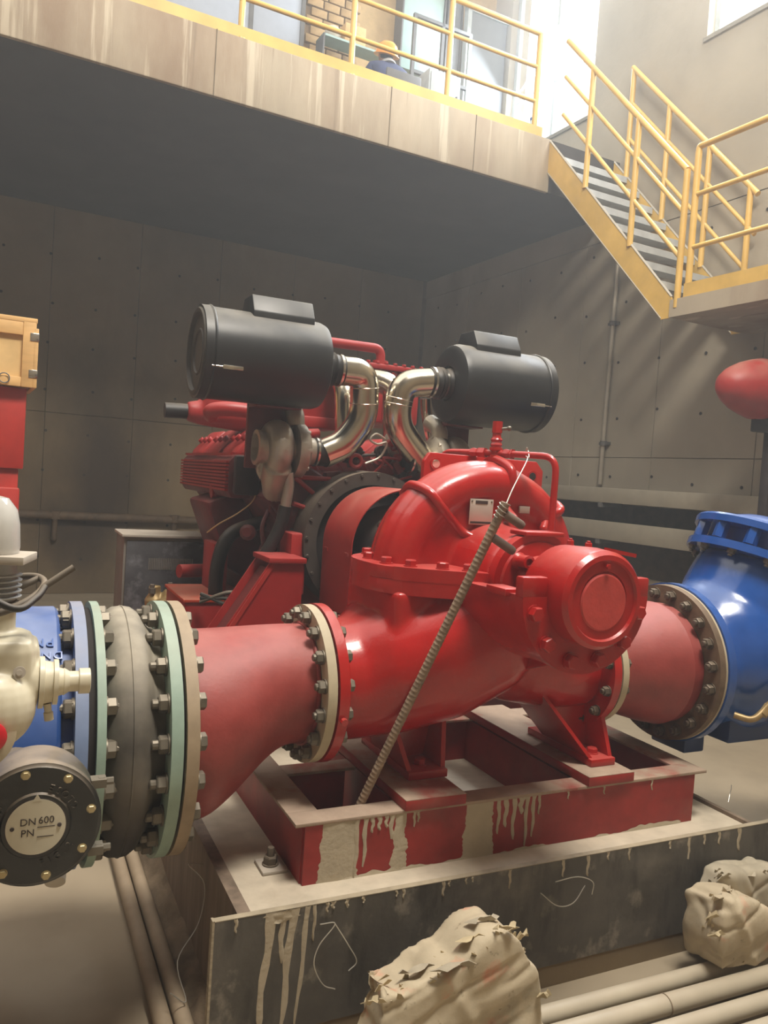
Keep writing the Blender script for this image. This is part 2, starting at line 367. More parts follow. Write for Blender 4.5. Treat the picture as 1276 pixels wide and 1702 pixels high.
def hexmesh(key, r, h, material, washer=True, stud=0.0, through=0.0, rs=None):
    """hex bolt head (+Z up from the seat), washer, optional stud end; through = grip length with a second head below"""
    k = (key, r, h, stud, through)
    if k in MESH: return MESH[k]
    b = NB(); rs = rs or r * 0.55
    if washer: lathe(b, (0, 0, 0), (0, 0, 1), [(0, r * 1.15), (h * 0.16, r * 1.15)], 14)
    hexbm(b, r, h * 0.1, h)
    if stud: lathe(b, (0, 0, h * 0.9), (0, 0, 1), [(0, rs), (stud * 0.85, rs), (stud, rs * 0.8)], 10)
    if through:
        lathe(b, (0, 0, -through - 0.002), (0, 0, 1), [(0, rs), (through + 0.004, rs)], 10)
        c = NB(); lathe(c, (0, 0, 0), (0, 0, 1), [(0, r * 1.15), (h * 0.16, r * 1.15)], 14); hexbm(c, r, h * 0.1, h * 0.8)
        bmesh.ops.transform(c, matrix=Matrix.Translation((0, 0, -through)) @ Matrix.Rotation(PI, 4, 'X'), verts=c.verts)
        t = bpy.data.meshes.new('t'); c.to_mesh(t); c.free(); b.from_mesh(t); bpy.data.meshes.remove(t)
    finish(b, 30); me = bpy.data.meshes.new('bolt'); b.to_mesh(me); b.free(); me.materials.append(material); MESH[k] = me
    return me
def ring_bolts(parent, me, c, axis, rad, n, phase=0.0, name='bolt', only=None):
    d, u, v = frame_of(axis); c = Vector(c)
    for k in range(n):
        a = 2 * PI * (k + phase) / n
        if only and not only(a, u, v, k): continue
        p = c + (u * math.cos(a) + v * math.sin(a)) * rad
        M = dirmtx(p, d) @ Matrix.Rotation(random.uniform(0, 1), 4, 'Z'); inst(name, me, M, parent)
def solid(name, bm, material, label, cat, bld=False, group=None, kind=None, angle=38, base=None):
    """a thing that is one mesh, its origin at its base"""
    xs = [v.co for v in bm.verts]
    b0 = Vector(((min(v.x for v in xs) + max(v.x for v in xs)) / 2, (min(v.y for v in xs) + max(v.y for v in xs)) / 2, min(v.z for v in xs)))
    bmesh.ops.translate(bm, vec=-b0, verts=bm.verts)
    o = obj(name, bm, material, None, angle)
    if bld: o.rotation_euler = (0, 0, BT); o.location = b2w(b0)
    else: o.location = b0
    ORG[o.name] = b0
    return tag(o, label, cat, group, kind)
# ------------------------------------------------------------------ the building
def struct(name, bm, material, angle=38, label=None, cat=None):
    o = obj(name, bm, material, None, angle, bld=True); ORG[o.name] = Vector((0, 0, 0)); o['kind'] = 'structure'
    if label: o['label'] = label
    if cat: o['category'] = cat
    return o
XW, YB, YP, ZP, ZS = 6.3, 10.9, 6.8, 5.42, 4.87
b = NB(); bx(b, -6, XW + 0.3, -4, YB + 0.3, -0.3, 0); struct('floor', b, FLOOR, label='dusty grey concrete floor of the pump hall', cat='floor')
b = NB(); bx(b, -6, XW + 0.3, YB + 0.02, YB + 0.3, 0, 9.0)
wb = struct('wall_back', b, JOINT, label='bare cast concrete wall behind the engine', cat='wall')
def wall_panel(w, h, t, key):
    if key in MESH: return MESH[key]
    q = NB(); box(q, (0, 0, 0), (w, t, h), None, 0.004); finish(q, 20); me = bpy.data.meshes.new('panel'); q.to_mesh(me); q.free(); MESH[key] = me; return me
g = 0.007
for i in range(-6, 6):
    x0 = 0.88 + 1.07 * i; x1 = min(x0 + 1.07, XW)
    if x0 > XW - 0.1: continue
    for z0, z1 in ((0, 2.31), (2.31, ZS)):
        me = wall_panel(x1 - x0 - g, z1 - z0 - g, 0.03, ('wb', round(x1 - x0, 2), z0))
        if not me.materials: me.materials.append(CONCB)
        inst('panel', me, Matrix.Translation(((x0 + x1) / 2, YB + 0.01 + random.uniform(-0.002, 0.002), (z0 + z1) / 2)), wb)
b = NB()
for i in range(-3, 12):
    for z in (0.45, 0.95, 1.55, 2.05, 2.6, 3.15, 3.7, 4.3):
        x = 0.35 + 0.53 * i + random.uniform(-0.03, 0.03)
        if x < XW - 0.2: lathe(b, (x, YB - 0.02 + 0.012, z + random.uniform(-0.04, 0.04)), (0, 1, 0), [(0, 0.018), (0.01, 0.012)], 8)
o = obj('tie_holes', b, GASKET, wb); o['kind'] = 'stuff'
# right wall with two window openings
W1 = (7.36, 9.1, 6.15, 8.6); W2 = (3.2, 5.74, 6.3, 8.6)
b = NB()
bx(b, XW + 0.02, XW + 0.3, -4, YB + 0.3, 0, 4.6)
bx(b, XW, XW + 0.3, -4, YB + 0.3, 4.6, 6.15); bx(b, XW, XW + 0.3, -4, W1[0], 6.15, 6.3); bx(b, XW, XW + 0.3, W1[1], YB + 0.3, 6.15, 6.3)
bx(b, XW, XW + 0.3, -4, YB + 0.3, 8.6, 9.0)
for y0, y1 in ((-4, W2[0]), (W2[1], W1[0]), (W1[1], YB + 0.3)): bx(b, XW, XW + 0.3, y0, y1, 6.3, 8.6)
wr = struct('wall_right', b, CONCR, label='pale cast concrete wall with two high windows', cat='wall')
for i in range(0, 9):
    y1 = YB - 1.22 * i; y0 = y1 - 1.22
    for z0, z1 in ((0, 2.15), (2.15, 4.59)):
        me = wall_panel(1.22 - g, z1 - z0 - g, 0.03, ('wr', z0))
        if not me.materials: me.materials.append(CONCR)
        inst('panel', me, Matrix.Translation((XW + 0.01 + random.uniform(-0.002, 0.002), (y0 + y1) / 2, (z0 + z1) / 2)) @ Matrix.Rotation(PI / 2, 4, 'Z'), wr)
b = NB()
for i in range(0, 17):
    for z in (1.92, 2.62, 3.2, 3.8, 4.4):
        y = 10.5 - 0.56 * i + random.uniform(-0.04, 0.04)
        lathe(b, (XW - 0.013, y, z + random.uniform(-0.05, 0.05)), (1, 0, 0), [(0, 0.017), (0.01, 0.012)], 8)
o = obj('tie_holes', b, GASKET, wr); o['kind'] = 'stuff'
b = NB(); bx(b, -6.3, -6.0, -4, YB + 0.3, 0, 9.0); struct('wall_left_blocker', b, CONCB, label='unseen concrete side wall added to block light from the left', cat='wall')  # added out of view to darken the space under the platform
b = NB(); bx(b, -6, XW + 0.3, -4.3, -4, 0, 9.0); struct('wall_front_blocker', b, CONCB, label='unseen concrete wall added behind the camera to cut low light', cat='wall')  # added out of view so that light enters only from high up
b = NB(); bx(b, -6, XW + 0.3, -4.3, 1.6, 9.0, 9.2); struct('light_block_roof', b, CONCB, label='unseen concrete roof added over the front to limit sky light', cat='roof')  # added out of view; its edge sets how far sky light reaches
# windows: frame + panes
for n, (y0, y1, z0, z1) in enumerate((W1, W2)):
    b = NB(); t = 0.06
    bx(b, XW + 0.1, XW + 0.16, y0, y0 + t, z0, z1); bx(b, XW + 0.1, XW + 0.16, y1 - t, y1, z0, z1); bx(b, XW + 0.1, XW + 0.16, y0, y1, z0, z0 + t); bx(b, XW + 0.1, XW + 0.16, y0, y1, z1 - t, z1)
    nn = 2 if n == 0 else 3
    for k in range(1, nn): yy = y0 + (y1 - y0) * k / nn; bx(b, XW + 0.11, XW + 0.15, yy - 0.02, yy + 0.02, z0, z1)
    bx(b, XW + 0.11, XW + 0.15, y0, y1, z0 + 0.75, z0 + 0.79)
    w = struct('window_%d' % (n + 1), b, WHITEF, label=('narrow tall window glaring white at the end of the platform', 'wide window glaring white high above the stair landing')[n], cat='window')
    b = NB(); bx(b, XW - 0.02, XW + 0.12, y0 - 0.03, y1 + 0.03, z0 - 0.04, z0); obj('window_sill', b, GALV, w)
    for k in range(nn):
        b = NB(); ya = y0 + (y1 - y0) * k / nn; bx(b, XW + 0.128, XW + 0.132, ya + 0.02, ya + (y1 - y0) / nn - 0.02, z0 + t, z1 - t)
        obj('pane', b, PANE, w)
# mezzanine
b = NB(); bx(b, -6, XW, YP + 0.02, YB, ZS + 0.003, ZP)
sl = struct('ceiling', b, SLAB, label='concrete underside of the upper platform with shade put into its colour', cat='ceiling')
xs = [-6, -3.6, -1.6, 0.35, 1.72, 2.62, 3.4, 4.35, 5.3]
b = NB(); bx(b, -6, 5.32, YP, YP + 0.05, ZS, ZP, 0.012)
e1 = struct('trim_1', b, SLABF, label='rough concrete edge face of the upper platform', cat='platform edge')
for x in (1.73, 3.4, 4.36):
    b = NB(); bx(b, x, x + 0.008, YP - 0.003, YP + 0.01, ZS, ZP); obj('form_seam', b, JOINT, e1)

def pipe_rail(bm, a, c, r=0.021): cyl(bm, a, c, r, None, 12)
# platform railing
t = thing('platform_railing', 'yellow pipe guard rail along the edge of the upper platform', 'railing', (3.0, YP + 0.06, ZP), True)
for x in (0.92, 1.955, 3.0, 4.04, 5.12):
    b = NB(); cyl(b, (x, YP + 0.06, ZP), (x, YP + 0.06, ZP + 1.05), 0.028, None, 14); lathe(b, (x, YP + 0.06, ZP), (0, 0, 1), [(0, 0.05), (0.012, 0.05)], 12); obj('post', b, YEL, t)
for h in (0.36, 0.71, 1.05):
    b = NB(); pipe_rail(b, (-2, YP + 0.06, ZP + h), (5.12, YP + 0.06, ZP + h), 0.021 if h < 1 else 0.026); obj('rail', b, YEL, t)
b = NB(); bx(b, -2, 5.2, YP + 0.02, YP + 0.028, ZP - 0.01, ZP + 0.1); obj('toe_board', b, YELD, t)

# stair down to the landing, along the right wall
SX0, SX1 = 5.3, 6.2
Y0, Z0, Y1, Z1 = 6.8, 5.40, 4.98, 3.45
t = thing('steel_stair', 'yellow steel stair with open grey treads running down from the platform', 'stairs', (5.75, 5.0, 3.45), True)
for x in (SX0, SX1):
    b = NB(); th = 0.24
    prism(b, [(x - 0.006, Y0, Z0), (x - 0.006, Y1, Z1 + 0.02), (x - 0.006, Y1 - 0.06, Z1 - 0.16), (x - 0.006, Y1 + 0.1, Z1 - 0.16), (x - 0.006, Y0, Z0 - 0.34)], (0.012, 0, 0))
    o = obj('stringer', b, YELD, t)
    b = NB(); v = Vector((0, Y1 - Y0, Z1 - Z0)); 
    tube(b, [(x, Y0, Z0), (x, Y1, Z1 + 0.02)], 0.012, 4); tube(b, [(x, Y0, Z0 - 0.33), (x, Y1 + 0.1, Z1 - 0.15)], 0.012, 4)
    obj('stringer_flange', b, GALV, o)
nt_ = 9
for k in range(1, nt_):
    f = k / nt_; y = Y0 + (Y1 - Y0) * f; z = Z0 + (Z1 - Z0) * f - 0.02
    b = NB(); bx(b, SX0 + 0.01, SX1 - 0.01, y - 0.02, y + 0.2, z - 0.03, z); bx(b, SX0 + 0.01, SX1 - 0.01, y - 0.025, y - 0.018, z - 0.06, z + 0.003); obj('tread', b, TREAD, t)
for x, nm in ((SX0, 'stair guard rail on the open side of the steel stair'), (SX1, 'stair guard rail on the wall side of the steel stair')):
    q = thing('stair_railing', 'yellow pipe ' + nm, 'railing', (x, 5.0, 3.6), True, 'stair railings')
    v = Vector((0, Y1 - Y0, Z1 - Z0)); top = Vector((x, Y0, Z0 + 0.02))
    for yy in ((6.2, 5.53, 4.92) if x == SX0 else (6.6, 6.05, 5.5, 5.0)):
        z = Z0 + (Z1 - Z0) * (Y0 - yy) / (Y0 - Y1) - 0.02
        b = NB(); cyl(b, (x, yy, z), (x, yy, z + 1.16), 0.028, None, 14); obj('post', b, YEL, q)
    for h in (0.42, 0.8, 1.16):
        z0 = Z0 + (Z1 - Z0) * (Y0 - 6.62) / (Y0 - Y1); z1 = Z0 + (Z1 - Z0) * (Y0 - 4.92) / (Y0 - Y1)
        b = NB(); pipe_rail(b, (x, 6.62, z0 + h - 0.02), (x, 4.92, z1 + h - 0.02), 0.02 if h < 1.1 else 0.027); obj('rail', b, YEL, q)
# landing
b = NB(); bx(b, SX0 - 0.02, XW - 0.01, 1.2, 4.98, 3.29, 3.44)
ld = solid('stair_landing', b, SLABF, 'concrete stair landing slab high on the right wall', 'landing', True)
q = thing('landing_railing', 'yellow pipe guard rail around the stair landing', 'railing', (SX0, 4.85, 3.44), True)
for yy in (4.84, 3.75, 2.6):
    b = NB(); cyl(b, (SX0 + 0.03, yy, 3.44), (SX0 + 0.03, yy, 4.66), 0.028, None, 14); obj('post', b, YEL, q)
for h in (0.42, 0.86, 1.26):
    b = NB(); tube(b, roundpath([(SX0 + 0.03, 4.84, 3.44 + h - 0.05), (SX0 + 0.03, 4.84, 3.44 + h), (SX0 + 0.03, 1.3, 3.44 + h)], 0.05), 0.021 if h < 1 else 0.026, 12); obj('rail', b, YEL, q)
b = NB(); bx(b, SX0 + 0.0, SX0 + 0.01, 1.3, 4.86, 3.43, 3.56); obj('toe_board', b, YELD, q)

# wall services
t = thing('wall_conduit', 'slim steel conduit running up the right wall with clamps', 'conduit', (XW - 0.04, 6.68, 1.85), True)
b = NB(); cyl(b, (XW - 0.045, 6.7, 1.85), (XW - 0.045, 6.68, 4.9), 0.026, None, 12); obj('conduit_pipe', b, CONDUIT, t)
for z in (2.28, 3.6):
    b = NB(); lathe(b, (XW - 0.045, 6.69, z), (0, 0, 1), [(0, 0.04), (0.05, 0.04)], 12); bx(b, XW - 0.05, XW - 0.005, 6.62, 6.76, z + 0.01, z + 0.04); obj('clamp', b, DARKF, t)
for k, (z0, z1, lb) in enumerate(((1.655, 1.812, 'upper long pale cable tray on the right wall'), (1.265, 1.46, 'lower long pale cable tray on the right wall'))):
    t = thing('cable_tray', lb, 'cable tray', (XW - 0.15, 5.0, z0), True, 'wall cable trays')
    b = NB(); bx(b, XW - 0.3, XW - 0.28, 1.0, 8.3, z0, z1, 0.004); obj('side_plate', b, GALV, t)
    b = NB(); bx(b, XW - 0.28, XW - 0.02, 1.0, 8.3, z0 + 0.02, z0 + 0.04); obj('tray_floor', b, DARKF, t)
    for y in (7.8, 6.4, 5.0, 3.6):
        b = NB(); bx(b, XW - 0.3, XW - 0.005, y - 0.03, y + 0.03, z0 - 0.05, z0); obj('bracket', b, DARKF, t)
b = NB(); bx(b, XW - 0.02, XW - 0.008, 1.0, 8.3, 0.9, 1.64); solid('tray_shade_sheet', b, OLDPIPE, 'dark brown sheet painting the shade behind and below the cable trays', 'board', True)  # dark sheet added in place of the shade between and under the trays
t = thing('wall_pipe', 'brown pipe running low along the back wall', 'pipe', (1.0, YB - 0.08, 1.0), True)
b = NB(); cyl(b, (-3, YB - 0.09, 1.04), (3.6, YB - 0.09, 1.0), 0.055, None, 14); obj('pipe_run', b, OLDPIPE, t)
for x in (1.05, 2.55):
    b = NB(); tube(b, smoothpath([(x, YB - 0.09, 1.02), (x, YB - 0.08, 0.75), (x, YB - 0.05, 0.72)]), 0.035, 10); lathe(b, (x, YB - 0.09, 0.97), (0, 0, 1), [(0, 0.07), (0.1, 0.07)], 12); obj('bracket', b, OLDPIPE, t)

# red cabinet and crate at the left
t = thing('red_cabinet', 'tall red steel cabinet under the wooden crate', 'cabinet', (-0.1, 5.7, 0), True)
b = NB(); bx(b, -0.6, 0.335, 5.52, 6.1, 1.66, 2.17, 0.008); obj('upper_box', b, REDC, t)
b = NB(); bx(b, -0.6, 0.31, 5.55, 6.1, 0.0, 1.66, 0.008); obj('lower_box', b, REDC, t)
b = NB(); bx(b, -0.58, 0.32, 5.5, 5.55, 0.2, 1.54, 0.012); d = obj('door', b, REDC, t)
b = NB(); bx(b, 0.05, 0.09, 5.46, 5.5, 1.9, 1.97, 0.01); bx(b, -0.02, 0.07, 5.44, 5.46, 1.95, 1.97, 0.005); obj('handle', b, DARKF, t)
b = NB(); tube(b, smoothpath([(0.32, 5.5, 1.28), (0.26, 5.44, 1.22), (0.2, 5.45, 1.2), (0.12, 5.44, 1.1)]), 0.008, 8); box(b, (0.3, 5.47, 1.26), (0.05, 0.05, 0.1)); obj('latch', b, DARKF, d)
t = thing('wooden_crate', 'pale pine shipping crate with metal corner clips on the red cabinet', 'crate', (0.0, 5.7, 2.17), True)
x0, x1, y0, y1, z0, z1 = -0.55, 0.385, 5.45, 6.05, 2.172, 2.6
b = NB(); bx(b, x0 + 0.02, x1 - 0.03, y0 + 0.03, y1 - 0.02, z0 + 0.02, z1 - 0.03); obj('plywood_body', b, PLYW, t)
for (a0, a1, c0, c1) in ((x1 - 0.09, x1 - 0.015, z0, z1 - 0.02), (x0, x1 - 0.09, z0, z0 + 0.06), (x0, x1 - 0.09, z1 - 0.11, z1 - 0.03), (-0.02, 0.07, z0 + 0.06, z1 - 0.11)):
    b = NB(); bx(b, a0, a1, y0, y0 + 0.03, c0, c1, 0.004); obj('batten', b, PINE, t)
b = NB(); bx(b, x1 - 0.03, x1, y0, y1, z0, z1 - 0.06, 0.004); obj('side_board', b, PINE, t)
b = NB(); bx(b, x0, x1 - 0.01, y0, y1, z1 - 0.03, z1, 0.004); obj('lid', b, PINE, t)
for z in (z0 + 0.06, z1 - 0.14):
    b = NB(); bx(b, x1 - 0.05, x1 + 0.003, y0 - 0.005, y0 + 0.06, z, z + 0.05, 0.003); obj('corner_clip', b, CHROME, t)
b = NB(); tube(b, [(0.2 + 0.03 * math.cos(a), 5.44, 2.215 + 0.03 * math.sin(a)) for a in [k * 2 * PI / 16 for k in range(17)]], 0.004, 6); tube(b, [(0.0, 5.445, 2.24), (0.17, 5.44, 2.235)], 0.004, 6); obj('ring_pull', b, DARKF, t)

# ------------------------------------------------------------------ the office on the platform
YO = 9.2
b = NB(); bx(b, -2, XW, YO + 0.3, YO + 0.35, ZP, 9.0); o = struct('wall_office', b, WOODW, label='tan rear wall of the platform office', cat='wall')
t = thing('office_partition', 'grey flat panel partition on the upper platform', 'partition', (2.5, YO, ZP), True)
for x0, x1, M_ in ((0.2, 1.6, PANEL), (1.62, 2.72, PANEL), (2.74, 3.34, PANEL)):
    b = NB(); bx(b, x0, x1, YO, YO + 0.05, ZP, 8.6, 0.006); obj('panel', b, M_, t)
for x in (1.61, 2.73, 3.36):
    b = NB(); bx(b, x - 0.025, x + 0.025, YO - 0.015, YO + 0.06, ZP, 8.6); obj('stile', b, DARKF, t)
t = thing('brick_pier', 'brown brick wall section beside the grey office partition', 'brick wall', (3.7, YO + 0.1, ZP), True)
b = NB(); bx(b, 3.4, 4.1, YO + 0.09, YO + 0.25, ZP, 8.6); obj('mortar_bed', b, MORTAR, t)
q = NB(); box(q, (0, 0, 0), (0.205, 0.05, 0.095), None, 0.006); finish(q); bm_ = bpy.data.meshes.new('brick'); q.to_mesh(bm_); q.free(); bm_.materials.append(BRICK)
for r_ in range(0, 16):
    z = 6.55 + 0.11 * r_
    for c_ in range(3):
        x = 3.53 + 0.22 * c_ + (0.06 if r_ % 2 else 0)
        inst('brick', bm_, Matrix.Translation((x, YO + 0.075 + random.uniform(-0.006, 0.006), z)), t)
for nm, x0, x1, z0, z1, M_, lb, ct in (('teal_panel', 4.75, 5.35, 7.05, 8.4, TEAL, 'pale teal board hung on the office wall', 'board'),
                                        ('grey_locker', 5.42, 5.62, ZP, 8.2, PANELD, 'narrow grey locker beside the teal board', 'locker')):
    t = thing(nm, lb, ct, ((x0 + x1) / 2, YO + 0.2, z0), True)
    b = NB(); bx(b, x0, x1, YO + 0.1, YO + 0.29, z0, z1, 0.01); obj('body', b, M_, t)
    b = NB(); bx(b, x0 - 0.02, x0, YO + 0.08, YO + 0.29, z0, z1); bx(b, x1, x1 + 0.02, YO + 0.08, YO + 0.29, z0, z1); obj('frame', b, DARKF, t)
t = thing('office_door', 'grey flush office door in a pale frame near the bright window', 'door', (5.9, YO, ZP), True)
b = NB(); bx(b, 5.7, 6.28, YO - 0.02, YO + 0.03, ZP, 8.0, 0.006); d = obj('leaf', b, PANELD, t)
b = NB(); bx(b, 5.64, 5.7, YO - 0.04, YO + 0.06, ZP, 8.1); bx(b, 5.64, 6.3, YO - 0.04, YO + 0.06, 8.0, 8.1); obj('frame', b, WHITEF, t)
b = NB(); box(b, (5.78, YO - 0.05, 6.5), (0.12, 0.03, 0.03), None, 0.008); obj('handle', b, CHROME, d)
t = thing('glass_screen', 'dark metal framed glass screen beside the seated worker', 'screen', (4.75, 8.7, ZP), True)
for x in (4.62, 5.02, 5.42):
    b = NB(); bx(b, x - 0.02, x + 0.02, 8.7, 8.74, ZP, 7.4); obj('mullion', b, WHITEF if x > 5.3 else DARKF, t)
for z in (6.7, 7.36):
    b = NB(); bx(b, 4.62, 5.42, 8.7, 8.74, z, z + 0.04); obj('transom', b, DARKF, t)
for x in (4.64, 5.04):
    b = NB(); bx(b, x, x + 0.36, 8.715, 8.722, ZP + 0.05, 7.36); obj('pane', b, PANE, t)
t = thing('office_cabinet', 'low white office cabinet right of the seated worker', 'cabinet', (5.0, 8.5, ZP), True)
b = NB(); bx(b, 4.66, 5.1, 8.35, 8.66, ZP, 6.62, 0.01); obj('body', b, WHITEF, t)
for k in range(2):
    b = NB(); bx(b, 4.68, 5.08, 8.335, 8.35, ZP + 0.05 + k * 0.58, ZP + 0.58 + k * 0.58, 0.006); d = obj('door', b, WHITEF, t)
    b = NB(); box(b, (5.04, 8.325, ZP + 0.32 + k * 0.58), (0.02, 0.02, 0.1)); obj('handle', b, DARKF, d)
t = thing('office_desk', 'grey desk in front of the seated worker', 'desk', (4.0, 8.75, ZP), True)
b = NB(); bx(b, 3.45, 4.5, 8.45, 9.1, 6.14, 6.18, 0.005); obj('desktop', b, DESK, t)
for x in (3.5, 4.45):
    b = NB(); bx(b, x - 0.03, x + 0.03, 8.5, 9.05, ZP, 6.14); obj('leg', b, DESK, t)
t = thing('desk_shelf', 'small teal shelf standing on the desk behind the worker', 'shelf', (3.95, 8.95, 6.18), True)
for z in (6.18, 6.52, 6.86):
    b = NB(); bx(b, 3.5, 4.45, 8.85, 9.08, z, z + 0.025); obj('shelf_board', b, TEAL, t)
for x in (3.5, 4.43):
    b = NB(); bx(b, x, x + 0.02, 8.85, 9.08, 6.18, 6.885); obj('upright', b, DARKF, t)
b = NB(); bx(b, 3.78, 4.05, 8.87, 9.07, 6.886, 7.1, 0.004); solid('cardboard_box', b, CARD, 'open cardboard box on top of the desk shelf', 'box', True)
b = NB(); ball(b, (3.66, 8.96, 6.97), (0.1, 0.09, 0.085), 14, 10); solid('cloth_bundle', b, WHITEC, 'crumpled pale bundle beside the cardboard box', 'bundle', True)
t = thing('water_bottle', 'translucent pale bottle near the railing by the bright window', 'bottle', (5.42, 7.3, ZP), True)
b = NB(); lathe(b, (5.42, 7.3, ZP), (0, 0, 1), [(0, 0.06), (0.28, 0.06), (0.34, 0.025), (0.4, 0.025)], 16); obj('bottle_body', b, GLASSY, t)
b = NB(); lathe(b, (5.42, 7.3, ZP + 0.4), (0, 0, 1), [(0, 0.028), (0.03, 0.028)], 14); obj('cap', b, BLUE, t)
# office chair + person, seen from behind
PX, PY = 4.12, 8.2
t = thing('office_chair', 'dark office chair under the seated worker', 'chair', (PX, PY, ZP), True)
b = NB(); bx(b, PX - 0.24, PX + 0.24, PY - 0.22, PY + 0.24, ZP + 0.44, ZP + 0.5, 0.02); obj('seat', b, DARKF, t)
b = NB(); bx(b, PX - 0.22, PX + 0.22, PY - 0.26, PY - 0.22, ZP + 0.55, ZP + 0.82, 0.02); obj('backrest', b, DARKF, t)
for sx in (-1, 1):
    for sy in (-1, 1):
        b = NB(); cyl(b, (PX + sx * 0.2, PY + sy * 0.2, ZP), (PX + sx * 0.2, PY + sy * 0.2, ZP + 0.45), 0.014, None, 10); obj('leg', b, DARKF, t)
t = thing('person', 'worker in navy jacket and orange helmet bent over the desk', 'person', (PX, PY, ZP + 0.46), True)
zz = ZP
V = [(PX, PY, zz + 0.6), (PX, PY + 0.06, zz + 0.82), (PX, PY + 0.13, zz + 0.99), (PX, PY + 0.19, zz + 1.08), (PX, PY + 0.23, zz + 1.14),
     (PX - 0.2, PY + 0.15, zz + 0.97), (PX - 0.3, PY + 0.27, zz + 0.78), (PX - 0.16, PY + 0.5, zz + 0.78),
     (PX + 0.2, PY + 0.15, zz + 0.97), (PX + 0.32, PY + 0.27, zz + 0.79), (PX + 0.18, PY + 0.5, zz + 0.78),
     (PX - 0.1, PY + 0.05, zz + 0.57), (PX - 0.13, PY + 0.45, zz + 0.55), (PX - 0.13, PY + 0.45, zz + 0.12), (PX - 0.13, PY + 0.55, zz + 0.05),
     (PX + 0.1, PY + 0.05, zz + 0.57), (PX + 0.13, PY + 0.45, zz + 0.55), (PX + 0.13, PY + 0.45, zz + 0.12), (PX + 0.13, PY + 0.55, zz + 0.05)]
Ed = [(0, 1), (1, 2), (2, 3), (3, 4), (2, 5), (5, 6), (6, 7), (2, 8), (8, 9), (9, 10), (0, 11), (11, 12), (12, 13), (13, 14), (0, 15), (15, 16), (16, 17), (17, 18)]
rad = [0.17, (0.19, 0.14), (0.2, 0.13), 0.07, 0.06, 0.085, 0.06, 0.045, 0.085, 0.06, 0.045, 0.1, 0.08, 0.055, 0.05, 0.1, 0.08, 0.055, 0.05]
obj('body', skin(V, Ed, rad), NAVY, t)
for sx in (-1, 1):
    hx = PX + sx * 0.15
    hv = [(hx, PY + 0.5, zz + 0.785), (hx - sx * 0.02, PY + 0.56, zz + 0.785)]; he = [(0, 1)]; hr = [0.028, 0.035]
    for f in range(4):
        n0 = len(hv); fx = hx - sx * 0.02 + (f - 1.5) * 0.02
        hv += [(fx, PY + 0.6, zz + 0.785), (fx, PY + 0.63 - abs(f - 1.4) * 0.006, zz + 0.775)]; he += [(1, n0), (n0, n0 + 1)]; hr += [0.009, 0.008]
    n0 = len(hv); hv += [(hx - sx * 0.055, PY + 0.55, zz + 0.78), (hx - sx * 0.07, PY + 0.58, zz + 0.775)]; he += [(0, n0), (n0, n0 + 1)]; hr += [0.01, 0.009]
    obj('hand', skin(hv, he, hr, 1), SKIN, t)
hc = Vector((PX, PY + 0.25, zz + 1.2)); rot = Matrix.Rotation(R(-18), 3, 'X')
b = NB(); ball(b, hc, (0.075, 0.095, 0.115), 20, 14, rot); ball(b, hc + Vector((0, 0.098, -0.02)), (0.013, 0.018, 0.02), 10, 8)
for sx in (-1, 1): ball(b, hc + Vector((sx * 0.076, 0.0, -0.01)), (0.012, 0.02, 0.03), 10, 8)
hd = obj('head', fuse(b, 0.007, 3), SKIN, t)
b = NB(); ball(b, hc + Vector((0, -0.02, 0.012)), (0.081, 0.092, 0.1), 20, 14, rot); obj('hair', b, HAIR, hd)
b = NB()
lathe(b, hc + Vector((0, -0.025, -0.005)), Vector((0, -0.3, 1)), [(0, 0.15), (0.008, 0.15), (0.012, 0.13), (0.06, 0.128), (0.11, 0.108), (0.145, 0.065), (0.158, 0)], 28); obj('helmet', b, HELMET, t)
b = NB(); lathe(b, (PX, PY + 0.17, zz + 1.045), (0, 0.4, 1), [(0, 0.098), (0.02, 0.1), (0.05, 0.085), (0.06, 0.07)], 20); obj('collar', b, NAVYL, t)
# ------------------------------------------------------------------ plinth, formwork, base frame
PZ = 0.445
FY = 2.17
b = NB(); bx(b, 0.70, 2.77, FY + 0.025, 6.4, 0.0, PZ, 0.006)
for v in b.verts:
    if v.co.z > 0.4: v.co.z += 0.004 * math.sin(v.co.x * 9)
solid('concrete_plinth', b, CONCP, 'dusty concrete plinth under the red pump and engine', 'plinth')
t = thing('formwork_board', 'black film-faced plywood board on the front of the plinth with cement runs', 'board', (1.9, FY, 0.06))
b = NB(); bx(b, 0.585, 4.4, FY, FY + 0.02, 0.08, PZ + 0.012); obj('board_face', b, FILM, t)
b = NB(); bx(b, 0.583, 4.4, FY - 0.001, FY + 0.021, PZ + 0.0122, PZ + 0.0145); bx(b, 0.578, 0.585, FY - 0.001, FY + 0.021, 0.08, PZ + 0.0165); obj('board_edge', b, PLYEDGE, t)
def drip(x, w, l, ztop, y, parent, seed, nm='cement_run', lean=0.0):
    """a hardened cement run: tapering, rounded, thin"""
    random.seed(seed); q = NB(); n = 9; L_ = []; Rr = []; M_ = []
    for k in range(n + 1):
        f = k / n; ww = w * (1 - 0.45 * f) * (1 + 0.18 * math.sin(k * 1.9 + seed)) * (0.55 if k == n else 1)
        z = ztop - l * f; xc = x + lean * f + 0.15 * w * math.sin(k * 0.9 + seed)
        L_.append(q.verts.new((xc - ww / 2, y, z))); M_.append(q.verts.new((xc, y - 0.0035 - 0.002 * (f > 0.8), z))); Rr.append(q.verts.new((xc + ww / 2, y, z)))
    for k in range(n):
        q.faces.new((L_[k], M_[k], M_[k + 1], L_[k + 1])); q.faces.new((M_[k], Rr[k], Rr[k + 1], M_[k + 1]))
    q.faces.new((L_[n], M_[n], Rr[n]))
    return obj(nm, q, GROUT, parent, 70)
zt = PZ + 0.012
